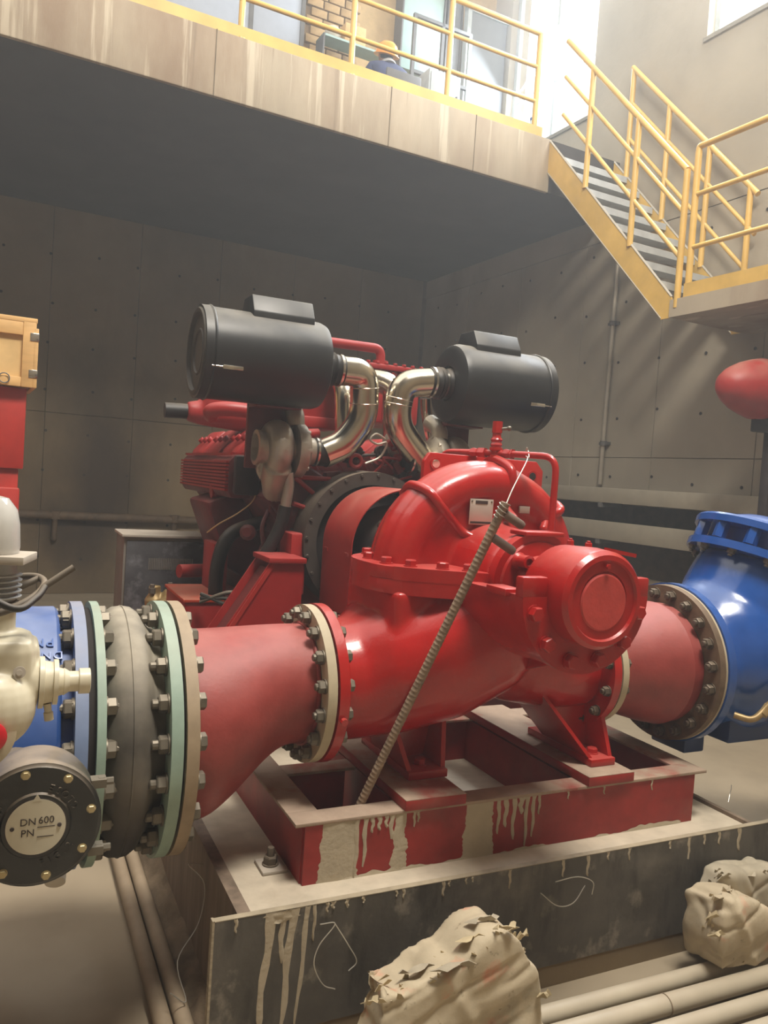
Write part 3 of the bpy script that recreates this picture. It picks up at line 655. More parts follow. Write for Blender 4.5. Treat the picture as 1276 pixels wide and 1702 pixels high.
for k, (x, w, l) in enumerate(((0.648, 0.012, 0.04), (0.752, 0.03, 0.36), (0.79, 0.022, 0.16), (0.822, 0.028, 0.37), (0.79, 0.1, 0.035), (0.868, 0.018, 0.36), (0.89, 0.012, 0.11), (0.93, 0.012, 0.03), (0.948, 0.016, 0.022), (0.995, 0.014, 0.026), (1.05, 0.013, 0.02), (1.165, 0.01, 0.02), (1.19, 0.012, 0.03),
                                (1.335, 0.013, 0.05), (1.355, 0.01, 0.02), (1.42, 0.01, 0.022), (1.445, 0.01, 0.018), (1.595, 0.013, 0.065), (1.82, 0.014, 0.06), (1.93, 0.016, 0.075), (2.02, 0.012, 0.03), (2.12, 0.013, 0.045), (2.32, 0.014, 0.03), (2.42, 0.016, 0.085), (2.5, 0.014, 0.04), (2.58, 0.016, 0.05), (2.69, 0.022, 0.09))):
    drip(x, w, l, zt, FY - 0.0005, t, k + 11, lean=-0.02 if l > 0.3 else 0)
b = NB(); bx(b, 0.66, 0.70, FY + 0.02, 6.3, 0.0, PZ + 0.006); solid('formwork_side_board', b, PLYSIDE, 'worn brown plywood board along the left side of the plinth', 'board')
b = NB(); bx(b, 2.77, 2.79, FY + 0.02, 5.0, 0.0, PZ + 0.012); solid('formwork_side_board', b, PLYSIDE, 'thin plywood board along the right side of the plinth', 'board')
b = NB(); bx(b, 0.62, 4.4, FY + 0.003, FY + 0.024, 0.0, 0.079)
solid('plinth_footing', b, CONCB, 'brown concrete strip below the black formwork board', 'footing')

FX0, FX1, FYF, FYB, FZ0, FZ1 = 0.885, 2.60, 2.30, 4.65, PZ, 0.65
t = thing('pump_base_frame', 'red welded channel base frame under the pump with cement splashes', 'base frame', (1.74, 2.8, PZ))
def chan(x0, x1, y0, y1, nm='beam', z0=FZ0, z1=FZ1):
    q = NB(); bx(q, x0, x1, y0, y1, z0, z1 - 0.012); o_ = obj(nm, q, REDF, t); return o_
def topf(x0, x1, y0, y1, z=FZ1, th=0.012, parent=t):
    q = NB(); bx(q, x0, x1, y0, y1, z - th, z, 0.002); return obj('top_flange', q, REDF_TOP, parent)
chan(FX0 + 0.01, FX1 - 0.03, FYF + 0.005, FYF + 0.02); topf(FX0 - 0.025, FX1 + 0.03, FYF - 0.0, FYF + 0.09)
chan(FX0 + 0.005, FX0 + 0.02, FYF + 0.02, FYB); topf(FX0 - 0.025, FX0 + 0.08, FYF + 0.09, FYB)
chan(FX1 - 0.035, FX1 - 0.02, FYF + 0.02, FYB); topf(FX1 - 0.075, FX1 + 0.03, FYF + 0.09, FYB)
chan(FX0 + 0.02, 1.22, 2.76, 2.775); topf(FX0 + 0.08, 1.24, 2.71, 2.80)
chan(2.24, FX1 - 0.035, 2.86, 2.875); topf(2.23, FX1 - 0.075, 2.82, 2.9)
for x0, x1 in ((1.24, 1.475), (2.01, 2.23)):
    o_ = chan(x0 + 0.01, x1 - 0.01, FYF + 0.02, 3.2, 'cross_beam')
    q = NB(); bx(q, x0, x1, FYF - 0.012, 3.2, FZ1, FZ1 + 0.035, 0.003); p_ = obj('mounting_pad', q, REDF, t)
    q = NB(); bx(q, x0 + 0.001, x1 - 0.001, FYF - 0.011, 3.2, FZ1 + 0.035, FZ1 + 0.037); obj('pad_top', q, REDF_TOP, p_)
chan(1.3, 2.2, 3.18, 3.2, 'cross_beam'); topf(FX0 + 0.08, FX1 - 0.075, 3.14, 3.24)
# cement run down the face of the frame
def splash(x0, x1, z0, z1, y, seed):
    q = NB(); n = 60; A = []; B = []
    for k in range(n + 1):
        f = k / n; z = z1 - (z1 - z0) * f
        e0 = mnoise.noise(Vector((seed, z * 22, 0))) * 0.012 + mnoise.noise(Vector((seed, z * 90, 3))) * 0.006; e1_ = mnoise.noise(Vector((seed + 5, z * 18, 0))) * 0.016 + mnoise.noise(Vector((seed + 5, z * 80, 3))) * 0.009
        A.append((x0 + e0 * min(1, f * 3) - 0.01 * f, y, z)); B.append((x1 + e1_ * min(1, f * 3) + 0.012 * f * f, y, z))
    va = [q.verts.new(p) for p in A]; vb = [q.verts.new(p) for p in B]; vm = [q.verts.new(((a[0] + b_[0]) / 2, y - 0.003, a[2])) for a, b_ in zip(A, B)]
    for k in range(n): q.faces.new((va[k], vm[k], vm[k + 1], va[k + 1])); q.faces.new((vm[k], vb[k], vb[k + 1], vm[k + 1]))
    return obj('cement_splash', q, GROUT, t, 70)
yf = FYF + 0.0045
splash(0.955, 1.075, PZ, 0.638, yf, 1); splash(1.215, 1.255, PZ, 0.638, yf, 3); splash(1.49, 1.60, PZ, 0.638, yf, 4)
for k, (x, w, l) in enumerate(((1.105, 0.018, 0.16), (1.075, 0.02, 0.19), (1.13, 0.016, 0.05), (1.155, 0.018, 0.045), (1.18, 0.016, 0.04), (1.20, 0.02, 0.08), (1.285, 0.012, 0.05), (1.30, 0.012, 0.035), (1.625, 0.018, 0.12), (1.655, 0.022, 0.10), (1.69, 0.02, 0.15), (1.72, 0.026, 0.06), (1.745, 0.018, 0.18), (1.775, 0.018, 0.15), (1.8, 0.014, 0.07), (1.93, 0.01, 0.03), (2.1, 0.01, 0.03), (2.34, 0.01, 0.04))):
    drip(x, w, l, 0.638, yf - 0.0005, t, k + 40)
q = NB(); lo = []; hi = []
for k in range(140):
    x = 0.96 + 1.55 * k / 139; h = max(0.001, 0.006 + 0.022 * mnoise.noise(Vector((x * 7, 1.3, 0))) + 0.012 * mnoise.noise(Vector((x * 31, 4.3, 0))))
    lo.append(q.verts.new((x, yf - 0.003, PZ))); hi.append(q.verts.new((x, yf - 0.001, PZ + h)))
for k in range(139): q.faces.new((lo[k], lo[k + 1], hi[k + 1], hi[k]))
obj('cement_splash', q, GROUT, t)
# anchor at the left
q = thing('anchor_bolt', 'dusty anchor bolt and plate on the plinth left of the red frame', 'bolt', (0.845, 2.5, PZ))
b = NB(); bx(b, 0.795, 0.88, 2.40, 2.5, PZ, PZ + 0.012, 0.003); obj('plate', b, GREYPLATE, q)
inst('nut', hexmesh('anch', 0.024, 0.03, DARKSTEEL, stud=0.03), dirmtx((0.835, 2.45, PZ + 0.012), (0, 0, 1)), q)

# ------------------------------------------------------------------ the split-case pump
AX, AY, AZ = 1.65, 2.60, 1.425        # shaft at X, pump centre Y, shaft height
NZ = 1.02                            # nozzle axis height
SP = 1.365                           # underside of the split flange
P = thing('split_case_pump', 'large glossy red split-case pump on the red base frame', 'pump', (AX, AY, FZ1))
def loft(bm, secs, n=28):
    """secs: (centre, normal, r_side, r_up)"""
    rings = []
    for c, d, ra, rb in secs:
        d, u, v = frame_of(d); c = Vector(c); rings.append([bm.verts.new(c + u * ra * math.cos(2 * PI * k / n) + v * rb * math.sin(2 * PI * k / n)) for k in range(n)])
    for a, c in zip(rings, rings[1:]):
        for k in range(n): bm.faces.new((a[k], a[(k + 1) % n], c[(k + 1) % n], c[k]))
    bm.faces.new(rings[0]); bm.faces.new(rings[-1]); return bm
b = NB()
# suction branch: sweeps from the flange towards the near eye, and its twin towards the far eye
for s in (-1, 1):
    loft(b, [((1.02, AY, NZ), (1, 0, 0), 0.205, 0.205), ((1.13, AY + s * 0.01, NZ + 0.01), (1, 0, 0.05), 0.215, 0.215), ((1.27, AY + s * 0.07, NZ + 0.05), (1, s * 0.3, 0.25), 0.225, 0.225),
             ((1.42, AY + s * 0.15, NZ + 0.11), (1, s * 0.3, 0.4), 0.22, 0.225), ((1.56, AY + s * 0.2, NZ + 0.2), (0.9, s * 0.2, 0.6), 0.21, 0.22), ((1.66, AY + s * 0.22, NZ + 0.3), (0.5, 0, 0.9), 0.2, 0.21), ((1.68, AY + s * 0.22, NZ + 0.37), (0, 0, 1), 0.2, 0.24)])
lathe(b, (AX, AY - 0.17, AZ), (0, 1, 0), [(0, 0.2), (0.04, 0.36), (0.08, 0.4), (0.26, 0.4), (0.30, 0.36), (0.34, 0.2)], 40)
loft(b, [((2.17, AY, NZ + 0.01), (1, 0, 0), 0.165, 0.165), ((2.02, AY, NZ + 0.02), (1, 0, 0), 0.175, 0.175), ((1.85, AY, NZ + 0.08), (1, 0, -0.3), 0.2, 0.2), ((1.65, AY, NZ + 0.2), (1, 0, -0.5), 0.2, 0.25)])
lathe(b, (AX, AY - 0.4, AZ), (0, 1, 0), [(0, 0.2), (0.8, 0.2)], 32)
box(b, (AX - 0.14, AY, SP - 0.06), (0.62, 0.44, 0.13))
lb = fuse(b, 0.011, 9, [((0, 0, SP + 0.01), (0, 0, 1))])
obj('lower_casing', lb, RED, P, 60)
# split flange: two lens-shaped plates with bolts
def lens(z0, z1, off=0.0):
    pts = [(-0.5, 0.1), (-0.5, -0.12), (-0.42, -0.22), (-0.28, -0.3), (-0.13, -0.375), (0.13, -0.375), (0.3, -0.29), (0.42, -0.2), (0.46, -0.1), (0.46, 0.1), (0.42, 0.2), (0.3, 0.29), (0.13, 0.375), (-0.13, 0.375), (-0.28, 0.3), (-0.42, 0.22)]
    for _ in range(2): pts = [c_ for (ax_, ay_), (bx_, by_) in zip(pts, pts[1:] + pts[:1]) for c_ in ((ax_ * .75 + bx_ * .25, ay_ * .75 + by_ * .25), (ax_ * .25 + bx_ * .75, ay_ * .25 + by_ * .75))]
    q = NB(); prism(q, [(AX + x * (1 + off), AY + y * (1 + off), z0) for x, y in pts], (0, 0, z1 - z0), 0.003); return q
obj('lower_flange', lens(SP - 0.005, SP + 0.045, -0.002), RED, P); obj('upper_flange', lens(SP + 0.045, SP + 0.09), RED, P)
UZ = SP + 0.09
bh = hexmesh('split', 0.021, 0.024, RED)
for x, y in ((-0.44, -0.1), (-0.44, 0.05), (-0.385, -0.18), (-0.295, -0.245), (-0.215, -0.285), (-0.14, -0.33), (-0.05, -0.345), (0.38, -0.19), (0.3, -0.24), (0.42, -0.06), (0.42, 0.08), (-0.38, 0.2), (-0.27, 0.25), (-0.15, 0.33), (0.15, 0.33), (0.3, 0.24)):
    inst('flange_bolt', bh, dirmtx((AX + x, AY + y, UZ), (0, 0, 1)) @ Matrix.Rotation(random.uniform(0, 1), 4, 'Z'), P)
# upper casing: volute arch, inner web, two suction hubs
b = NB(); rings = []; n = 36
arch = []
for k in range(0, 33):
    a = PI * (-0.08 + 1.16 * k / 32); arch.append((AX - 0.005 + (0.355 if a > PI / 2 else 0.33) * math.cos(a), AY, AZ + 0.338 * math.sin(a) - 0.005))
tube(b, arch, [0.082 + 0.006 * math.sin(PI * k / 32) for k in range(33)], 24)
for sy in (-1, 1): tube(b, [(p[0], p[1] + sy * 0.055, p[2]) for p in arch], 0.072, 20)
lathe(b, (AX, AY - 0.1, AZ), (0, 1, 0), [(0, 0.31), (0.03, 0.335), (0.17, 0.335), (0.2, 0.31)], 40)
for s in (-1, 1):
    ball(b, (AX + 0.055, AY + s * 0.2, AZ - 0.03), (0.2, 0.17, 0.205), 28, 18)
    lathe(b, (AX, AY, AZ), (0, s, 0), [(0.05, 0.2), (0.1, 0.19), (0.28, 0.17), (0.33, 0.165)], 32)
ub = fuse(b, 0.01, 7, [((0, 0, UZ - 0.012), (0, 0, -1))])
obj('upper_casing', ub, RED, P, 60)
# cast ribs on the casing
def rib(pts, r=0.017): q = NB(); tube(q, smoothpath(pts), r, 10); ball(q, pts[0], r); ball(q, pts[-1], r); obj('cast_rib', q, RED, P)
rib([(1.36, 2.70, 1.70), (1.345, 2.61, 1.735), (1.36, 2.5, 1.715), (1.40, 2.475, 1.665), (1.46, 2.50, 1.62), (1.51, 2.50, 1.575), (1.56, 2.46, 1.55)])
rib([(1.69, 2.68, 1.825), (1.69, 2.6, 1.855), (1.70, 2.5, 1.82), (1.70, 2.485, 1.77), (1.70, 2.505, 1.71), (1.695, 2.50, 1.67), (1.69, 2.44, 1.635)])
rib([(1.955, 2.68, 1.70), (1.965, 2.58, 1.70), (1.935, 2.485, 1.675), (1.89, 2.50, 1.64), (1.85, 2.47, 1.6)])
# lifting plate with two eyes
q = NB(); o3 = []
for (x, z) in ((1.44, 1.55), (1.44, 1.83), (1.465, 1.865), (1.965, 1.862), (2.0, 1.825), (2.0, 1.55)): o3.append((x, 2.70, z))
prism(q, o3, (0, 0.028, 0), 0.005); lp = obj('lifting_plate', q, RED, P)
for x, z, mm_ in ((1.49, 1.822, CHROME), (1.945, 1.80, GASKET)):
    q = NB(); lathe(q, (x, 2.6985, z), (0, -1, 0), [(0, 0.024), (0.003, 0.024)], 20); obj('lifting_eye', q, RED, lp)
    q = NB(); lathe(q, (x, 2.6965, z), (0, -1, 0), [(0, 0.017), (0.002, 0.016)], 20); obj('eye_hole', q, mm_, lp)
# vent valve and balance pipe
q = NB(); lathe(q, (1.695, 2.6, 1.82), (0, 0, 1), [(0, 0.026), (0.02, 0.026), (0.021, 0.018), (0.04, 0.018), (0.041, 0.024), (0.05, 0.024), (0.051, 0.016), (0.066, 0.018), (0.07, 0.026), (0.08, 0.026), (0.081, 0.019), (0.09, 0.024), (0.1, 0.019), (0.11, 0.024), (0.12, 0.017), (0.135, 0.017), (0.136, 0.02), (0.18, 0.02)], 8)
vv = obj('vent_valve', q, RED, P)
q = NB(); cyl(q, (1.695, 2.6, 1.97), (1.73, 2.57, 1.975), 0.006); ball(q, (1.73, 2.57, 1.975), 0.01, 10, 8); obj('valve_lever', q, STEEL, vv)
for a, c in (((1.645, 2.7, 1.878), (1.675, 2.64, 1.878)), ((1.71, 2.57, 1.878), (1.728, 2.53, 1.876))):
    q = NB(); a = Vector(a); c = Vector(c); lathe(q, a, c - a, [(0, 0.015), (0.015, 0.02), (0.03, 0.015), (0.04, 0.021), ((c - a).length, 0.021)], 6); obj('pipe_union', q, RED, vv)
q = NB(); tube(q, roundpath([(1.695, 2.6, 1.878), (1.80, 2.355, 1.872), (1.795, 2.35, 1.5)], 0.06), 0.0125, 12); bp_ = obj('balance_pipe', q, RED, P)
q = NB(); tube(q, roundpath([(1.695, 2.6, 1.878), (1.60, 2.86, 1.878), (1.60, 2.86, 1.5)], 0.06), 0.0125, 12); obj('balance_pipe', q, RED, P)
q = NB(); lathe(q, (1.795, 2.35, 1.555), (0, 0, 1), [(0, 0.018), (0.03, 0.018), (0.032, 0.015), (0.05, 0.015)], 6); obj('pipe_nut', q, RED, bp_)
# nameplates on the web
NYF = AY - 0.112
q = NB(); bx(q, 1.525, 1.625, NYF - 0.006, NYF - 0.002, 1.605, 1.70, 0.001); npz = obj('nameplate', q, PLATE, P)
q = NB(); bx(q, 1.548, 1.60, NYF - 0.0075, NYF - 0.006, 1.682, 1.694)
o_ = obj('nameplate_heading', q, PRINT, npz)
q = NB(); bx(q, 1.53, 1.62, NYF - 0.0075, NYF - 0.006, 1.609, 1.617); obj('nameplate_footer', q, PRINT, npz)
for x in (1.533, 1.617):
    q = NB(); lathe(q, (x, NYF - 0.006, 1.691), (0, -1, 0), [(0, 0.004), (0.002, 0.003)], 8); obj('rivet', q, STEEL, npz)
q = NB(); bx(q, 1.745, 1.79, NYF - 0.006, NYF + 0.004, 1.655, 1.682, 0.001); obj('small_tag_plate', q, GREYPLATE, P)
# nozzle flanges
q = NB(); lathe(q, (0.995, AY, NZ), (1, 0, 0), [(0, 0.275), (0.034, 0.275), (0.037, 0.272), (0.037, 0.2)], 56); sf = obj('suction_flange', q, RED, P)
q = NB(); cyl(q, (1.012, AY - 0.27, NZ - 0.06), (1.012, AY - 0.285, NZ - 0.062), 0.012, None, 8); obj('flange_plug', q, RED, sf)
q = NB(); lathe(q, (2.166, AY, NZ + 0.01), (1, 0, 0), [(0, 0.235), (0.036, 0.235)], 56); obj('discharge_flange', q, RED, P)
# feet
def foot(x0, x1, yfrt, xt0, xt1, zt0, zt1):
    zb = FZ1 + 0.037; yb = yfrt + 0.42
    q = NB(); bx(q, x0, x1, yfrt, yb, zb, zb + 0.03, 0.004); f_ = obj('foot', q, RED, P)
    q = NB(); prism(q, [(x0 + 0.002, yfrt + 0.02, zb + 0.03), (x0 + 0.02, yfrt + 0.02, zb + 0.03), (xt0 + 0.018, yfrt + 0.1, zt0), (xt0, yfrt + 0.1, zt0)], (0, 0.3, 0)); obj('gusset', q, RED, f_)
    q = NB(); prism(q, [(x1 - 0.02, yfrt + 0.02, zb + 0.03), (x1 - 0.002, yfrt + 0.02, zb + 0.03), (xt1, yfrt + 0.1, zt1), (xt1 - 0.018, yfrt + 0.1, zt1)], (0, 0.3, 0)); obj('gusset', q, RED, f_)
    q = NB(); prism(q, [(x0 + 0.01, yfrt + 0.16, zb + 0.03), (x1 - 0.01, yfrt + 0.16, zb + 0.03), (xt1 - 0.01, yfrt + 0.16, zt1), (xt0 + 0.01, yfrt + 0.16, zt0)], (0, 0.02, 0)); obj('web', q, RED, f_)
    inst('foot_bolt', hexmesh('foot', 0.022, 0.022, RED), dirmtx(((x0 + x1) / 2, yfrt + 0.07, zb + 0.03), (0, 0, 1)), f_)
foot(1.325, 1.485, 2.44, 1.27, 1.52, 0.93, 0.93)
foot(2.085, 2.205, 2.37, 1.86, 2.18, 1.0, 0.98)
# bearing bracket, bearing housing and cover, near side
BYF = 1.87
q = NB(); r0, r1 = 0.165, 0.245; outer = []; inner = []
for k in range(0, 25):
    a = PI + PI * k / 24; outer.append((AX + r1 * math.cos(a), 0, AZ + r1 * math.sin(a))); inner.append((AX + r0 * math.cos(a), 0, AZ + r0 * math.sin(a)))
def shell(y0, y1, ra0, ri0, ra1, ri1):
    q = NB(); S_ = []
    for y, ra, ri in ((y0, ra0, ri0), (y1, ra1, ri1)):
        S_.append([[q.verts.new((AX + r_ * math.cos(PI + PI * k / 24), y, AZ + r_ * math.sin(PI + PI * k / 24))) for k in range(25)] for r_ in (ra, ri)])
    (oa, ia), (ob, ib) = S_
    for k in range(24):
        q.faces.new((oa[k], oa[k + 1], ob[k + 1], ob[k])); q.faces.new((ia[k], ib[k], ib[k + 1], ia[k + 1])); q.faces.new((oa[k], ia[k], ia[k + 1], oa[k + 1])); q.faces.new((ob[k], ob[k + 1], ib[k + 1], ib[k]))
    for k in (0, 24): q.faces.new((oa[k], ob[k], ib[k], ia[k]))
    return q
obj('bracket_cradle', shell(1.985, 2.40, 0.236, 0.18, 0.262, 0.2), RED, P, 45)
br = obj('bracket_flange', shell(1.95, 1.99, 0.245, 0.14, 0.245, 0.14), RED, P, 45)
for s in (-1, 1):
    q = NB(); bx(q, AX + s * 0.155, AX + s * 0.248, 1.95, 1.99, AZ - 0.005, AZ + 0.06, 0.006); obj('bracket_ear', q, RED, P)
bb = hexmesh('brk', 0.0235, 0.026, RED)
for k in range(6):
    a = PI + R(14) + (PI - R(28)) * k / 5; inst('bracket_bolt', bb, dirmtx((AX + 0.207 * math.cos(a), 1.95, AZ + 0.207 * math.sin(a)), (0, -1, 0)) @ Matrix.Rotation(0.4 * k, 4, 'Z'), P)
q = NB(); lathe(q, (AX, 2.14, AZ), (0, -1, 0), [(0, 0.09), (0.015, 0.125), (0.06, 0.15), (0.19, 0.156), (0.255, 0.152), (0.27, 0.14), (0.271, 0.125), (0.262, 0.12), (0.262, 0.09), (0.255, 0.088)], 48); bh_ = obj('bearing_housing', q, RED, P, 30)
q = NB(); lathe(q, (AX, BYF + 0.02, AZ - 0.006), (0, -1, 0), [(0, 0.088), (0.012, 0.088), (0.016, 0.083), (0.016, 0)], 44); bc = obj('bearing_cover', q, mat('cover_red', (190, 62, 56), 0.55, var=0.12, scale=20, bump=0.1), P, 30)
inst('cover_screw', hexmesh('scr', 0.008, 0.006, RED), dirmtx((AX, BYF - 0.001, AZ + 0.105), (0, -1, 0)), P)
for y in (2.08, 1.99):
    inst('grease_nipple', hexmesh('nip', 0.012, 0.018, RED, stud=0.008), dirmtx((AX + 0.02, y, AZ + 0.148), (0, 0, 1)), P)
q = NB(); box(q, (AX + 0.08, 1.91, AZ + 0.145), (0.13, 0.004, 0.012), Matrix.Rotation(R(8), 3, 'Y')); obj('oil_lip', q, RED, P)
q = NB(); lathe(q, (AX, 2.26, AZ), (0, -1, 0), [(0, 0.175), (0.04, 0.175), (0.041, 0.15), (0.05, 0.145), (0.055, 0.1), (0.1, 0.09), (0.14, 0.07)], 40); obj('gland_cover', q, RED, P, 30)
q = NB(); lathe(q, (AX - 0.09, 2.2, AZ + 0.08), (-0.05, -1, 0.05), [(0, 0.03), (0.01, 0.022), (0.06, 0.022), (0.061, 0.013), (0.045, 0.011)], 16); obj('gland_stud', q, RED, P)
q = NB(); bx(q, AX - 0.07, AX + 0.09, 2.2, 2.3, AZ + 0.165, AZ + 0.18, 0.004); obj('gland_bridge', q, RED, P)
for sx in (-1, 1):
    q = NB(); bx(q, AX + sx * 0.19, AX + sx * 0.255, 2.03, 2.14, AZ - 0.012, AZ + 0.012, 0.004); obj('cradle_pad', q, RED, P)
q = NB(); prism(q, [(AX - 0.012, 2.03, AZ - 0.2), (AX - 0.012, 2.4, AZ - 0.22), (AX - 0.012, 2.4, AZ - 0.36), (AX - 0.012, 2.1, AZ - 0.25)], (0.024, 0, 0), 0.004); obj('cradle_rib', q, RED, P)
# far side bearing
q = NB(); lathe(q, (AX, 2.96, AZ), (0, 1, 0), [(0, 0.17), (0.1, 0.17), (0.12, 0.1), (0.22, 0.06)], 32); obj('far_bearing_housing', q, RED, P)

# ------------------------------------------------------------------ reducers, rubber joint, valves
# gasketed suction joint + eccentric reducer (flat on top)
t = thing('eccentric_reducer', 'faded red eccentric pipe reducer between rubber joint and pump', 'pipe reducer', (0.75, AY, 0.6))
NL = 0.905
secs = []
for k in range(0, 21):
    f = k / 20; x = 0.52 + 0.43 * f
    s_ = 0 if f < 0.12 else (1 if f > 0.9 else (lambda g_: g_ * g_ * (3 - 2 * g_))((f - 0.12) / 0.78))
    r_ = 0.307 + (0.205 - 0.307) * s_; z_ = NL + 0.307 - r_ + (0.013) * s_; secs.append(((x, AY, z_), (1, 0, 0), r_, r_))
q = NB(); loft(q, secs, 48); obj('reducer_body', q, REDP, t, 50)
q = NB(); lathe(q, (0.487, AY, NL), (1, 0, 0), [(0, 0.4), (0.036, 0.4), (0.038, 0.31)], 64); obj('large_flange', q, BEIGE, t)
q = NB(); lathe(q, (0.955, AY, NZ), (1, 0, 0), [(0, 0.215), (0, 0.272), (0.032, 0.272)], 56); f_ = obj('small_flange', q, BEIGEL, t)
q = NB(); lathe(q, (0.9872, AY, NZ), (1, 0, 0), [(0, 0.25), (0.0076, 0.25)], 48); obj('gasket', q, GASKET, t)
q = NB(); lathe(q, (0.478, AY, NL), (1, 0, 0), [(0, 0.375), (0.009, 0.375)], 56); obj('gasket', q, GASKET, t)
q = NB(); tube(q, [(0.948, AY + 0.208 * math.cos(a), NZ + 0.208 * math.sin(a)) for a in [2 * PI * k / 40 for k in range(41)]], 0.007, 6); obj('weld_bead', q, REDP, t)
ring_bolts(t, hexmesh('b400', 0.0215, 0.026, STEEL, stud=0.012, through=0.079), (0.954, AY, NZ), (-1, 0, 0), 0.242, 16, 0.5)
ring_bolts(t, hexmesh('b600', 0.026, 0.03, STEEL, stud=0.022, through=0.082), (0.4425, AY, NL), (-1, 0, 0), 0.36, 20, 0.5)
# rubber expansion joint
t = thing('rubber_expansion_joint', 'black rubber expansion joint with mint green flanges', 'expansion joint', (0.36, AY, 0.5))
q = NB(); lathe(q, (0.27, AY, NL), (1, 0, 0), [(0, 0.325), (0.012, 0.345), (0.03, 0.37), (0.05, 0.382), (0.08, 0.385), (0.1, 0.382), (0.118, 0.37), (0.135, 0.345), (0.15, 0.325), (0.173, 0.315)], 64); rb_ = obj('rubber_body', q, RUBBER, t)
q = NB(); tube(q, [(0.345, AY + 0.3845 * math.cos(a), NL + 0.3845 * math.sin(a)) for a in [2 * PI * k / 64 for k in range(65)]], 0.003, 5); obj('mould_seam', q, RUBBER, rb_)
for x0, x1 in ((0.246, 0.27), (0.4435, 0.4775)):
    q = NB(); lathe(q, (x0, AY, NL), (1, 0, 0), [(0, 0.3), (0, 0.4), (x1 - x0, 0.4), (x1 - x0, 0.3)], 64); obj('flange', q, MINT, t)
q = NB(); lathe(q, (0.2255, AY, NL), (1, 0, 0), [(0, 0.38), (0.02, 0.38)], 56); obj('gasket', q, GASKET, t)
ring_bolts(t, hexmesh('b600b', 0.026, 0.03, STEEL, stud=0.02, through=0.084), (0.271, AY, NL), (1, 0, 0), 0.36, 20, 0.5)

# butterfly valve with gearbox, actuator
t = thing('butterfly_valve', 'blue butterfly valve with black gearbox and cream electric actuator', 'valve', (-0.05, AY, 0.5))
q = NB(); lathe(q, (0.19, AY, NL), (1, 0, 0), [(0, 0.3), (0, 0.4), (0.034, 0.4), (0.034, 0.3)], 64); obj('flange', q, BLUEF, t)
q = NB(); lathe(q, (-0.30, AY, NL), (1, 0, 0), [(0, 0.335), (0.03, 0.385), (0.445, 0.385), (0.455, 0.375), (0.46, 0.335), (0.49, 0.335)], 64); bd = obj('body', q, BLUEB, t)
q = NB(); lathe(q, (-0.34, AY, NL), (1, 0, 0), [(0, 0.3), (0, 0.4), (0.034, 0.4), (0.034, 0.3)], 64); obj('flange', q, BLUEF, t)
# cast letters, upside down on the barrel
def on_barrel(bmx, rad, ang0, x0):
    for v in bmx.verts:
        a = ang0 + v.co.y / rad; rr = rad + v.co.z; v.co = Vector((x0 + v.co.x, AY - rr * math.cos(a), NL + rr * math.sin(a)))
    return bmx
for txt, a0, sz, xx in (('PN', R(57), 0.044, 0.108), ('DN600', R(50), 0.036, 0.10)):
    q = textbm(txt, sz, 0.005, Matrix.Rotation(PI, 4, 'Z'), 1.15); on_barrel(q, 0.385, a0, xx); obj('cast_lettering', q, BLUE, bd, 50)
ring_bolts(t, hexmesh('nutv', 0.026, 0.03, STEEL, stud=0.015), (0.19, AY, NL), (-1, 0, 0), 0.365, 20, 0.5, 'flange_nut')
# gearbox: black round case, cover facing the camera
GC = Vector((0.092, 1.95, 0.90)); gsc = 0.77; gd = Vector((-0.02, -1, 0.03)).normalized()
q = NB(); lathe(q, GC - gd * 0.2, gd, [(t_, r_ * gsc) for t_, r_ in [(0, 0.1), (0.02, 0.17), (0.06, 0.178), (0.17, 0.178), (0.172, 0.186), (0.198, 0.186), (0.2, 0.18), (0.204, 0.175), (0.204, 0.1), (0.21, 0.095), (0.21, 0)]], 56); gb = obj('gearbox', q, BLACKP, t, 30)
gx = Vector((1, 0, 0)); gx = (gx - gd * gx.dot(gd)).normalized(); gy = gd.cross(gx) * 1.0
gy = Vector((0, 0, 1)) - gd * gd.z; gy.normalize(); gx = gy.cross(gd).normalized()
GF = GC + gd * 0.0045
me = hexmesh('gb', 0.0095, 0.01, mat('brass_zinc', (176, 160, 120), 0.4, metal=0.5))
for k in range(8):
    a = 2 * PI * (k + 0.28) / 8; inst('gearbox_bolt', me, dirmtx(GF + (gx * math.cos(a) + gy * math.sin(a)) * 0.158 * gsc - gd * 0.002, gd), gb)
q = NB(); lathe(q, GC + gd * 0.0095, gd, [(0, 0.086 * gsc), (0.002, 0.086 * gsc), (0.002, 0.0)], 48); pl = obj('dial_ring', q, PRINT, gb)
q = NB(); lathe(q, GC + gd * 0.0118, gd, [(0, 0.083 * gsc), (0.001, 0.083 * gsc), (0.001, 0.0)], 48); obj('dial_plate', q, WHITEPL, gb)
q = NB(); tip = GC + gd * 0.0115; prism(q, [tip + gy * 0.076, tip + gy * 0.06 - gx * 0.009, tip + gy * 0.06 + gx * 0.009], gd * 0.002); obj('dial_pointer', q, WHITEPL, gb)
T0 = GC + gd * 0.0132
def gtext(txt, dx, dy, sz, rot=0.0, mt=PRINT, d=0.0006, sp=1.0, off=0.0):
    M = basis(T0 + gx * dx * gsc + gy * dy * gsc + gd * off, gx, gy, gd) @ Matrix.Rotation(rot, 4, 'Z'); obj('dial_lettering', textbm(txt, sz * gsc, d, M, sp), mt, gb, 50)
gtext('DN', -0.022, 0.016, 0.03); gtext('600', 0.028, 0.018, 0.03); gtext('PN', -0.022, -0.017, 0.03)
q = NB()
for x0, x1, z_ in ((0.004, 0.052, -0.001), (0.004, 0.05, -0.03)): box(q, T0 + (gx * (x0 + x1) / 2 + gy * z_) * gsc, ((x1 - x0) * gsc, 0.001, 0.0016))
o_ = obj('dial_lines', q, PRINT, gb); o_['kind'] = 'stuff'
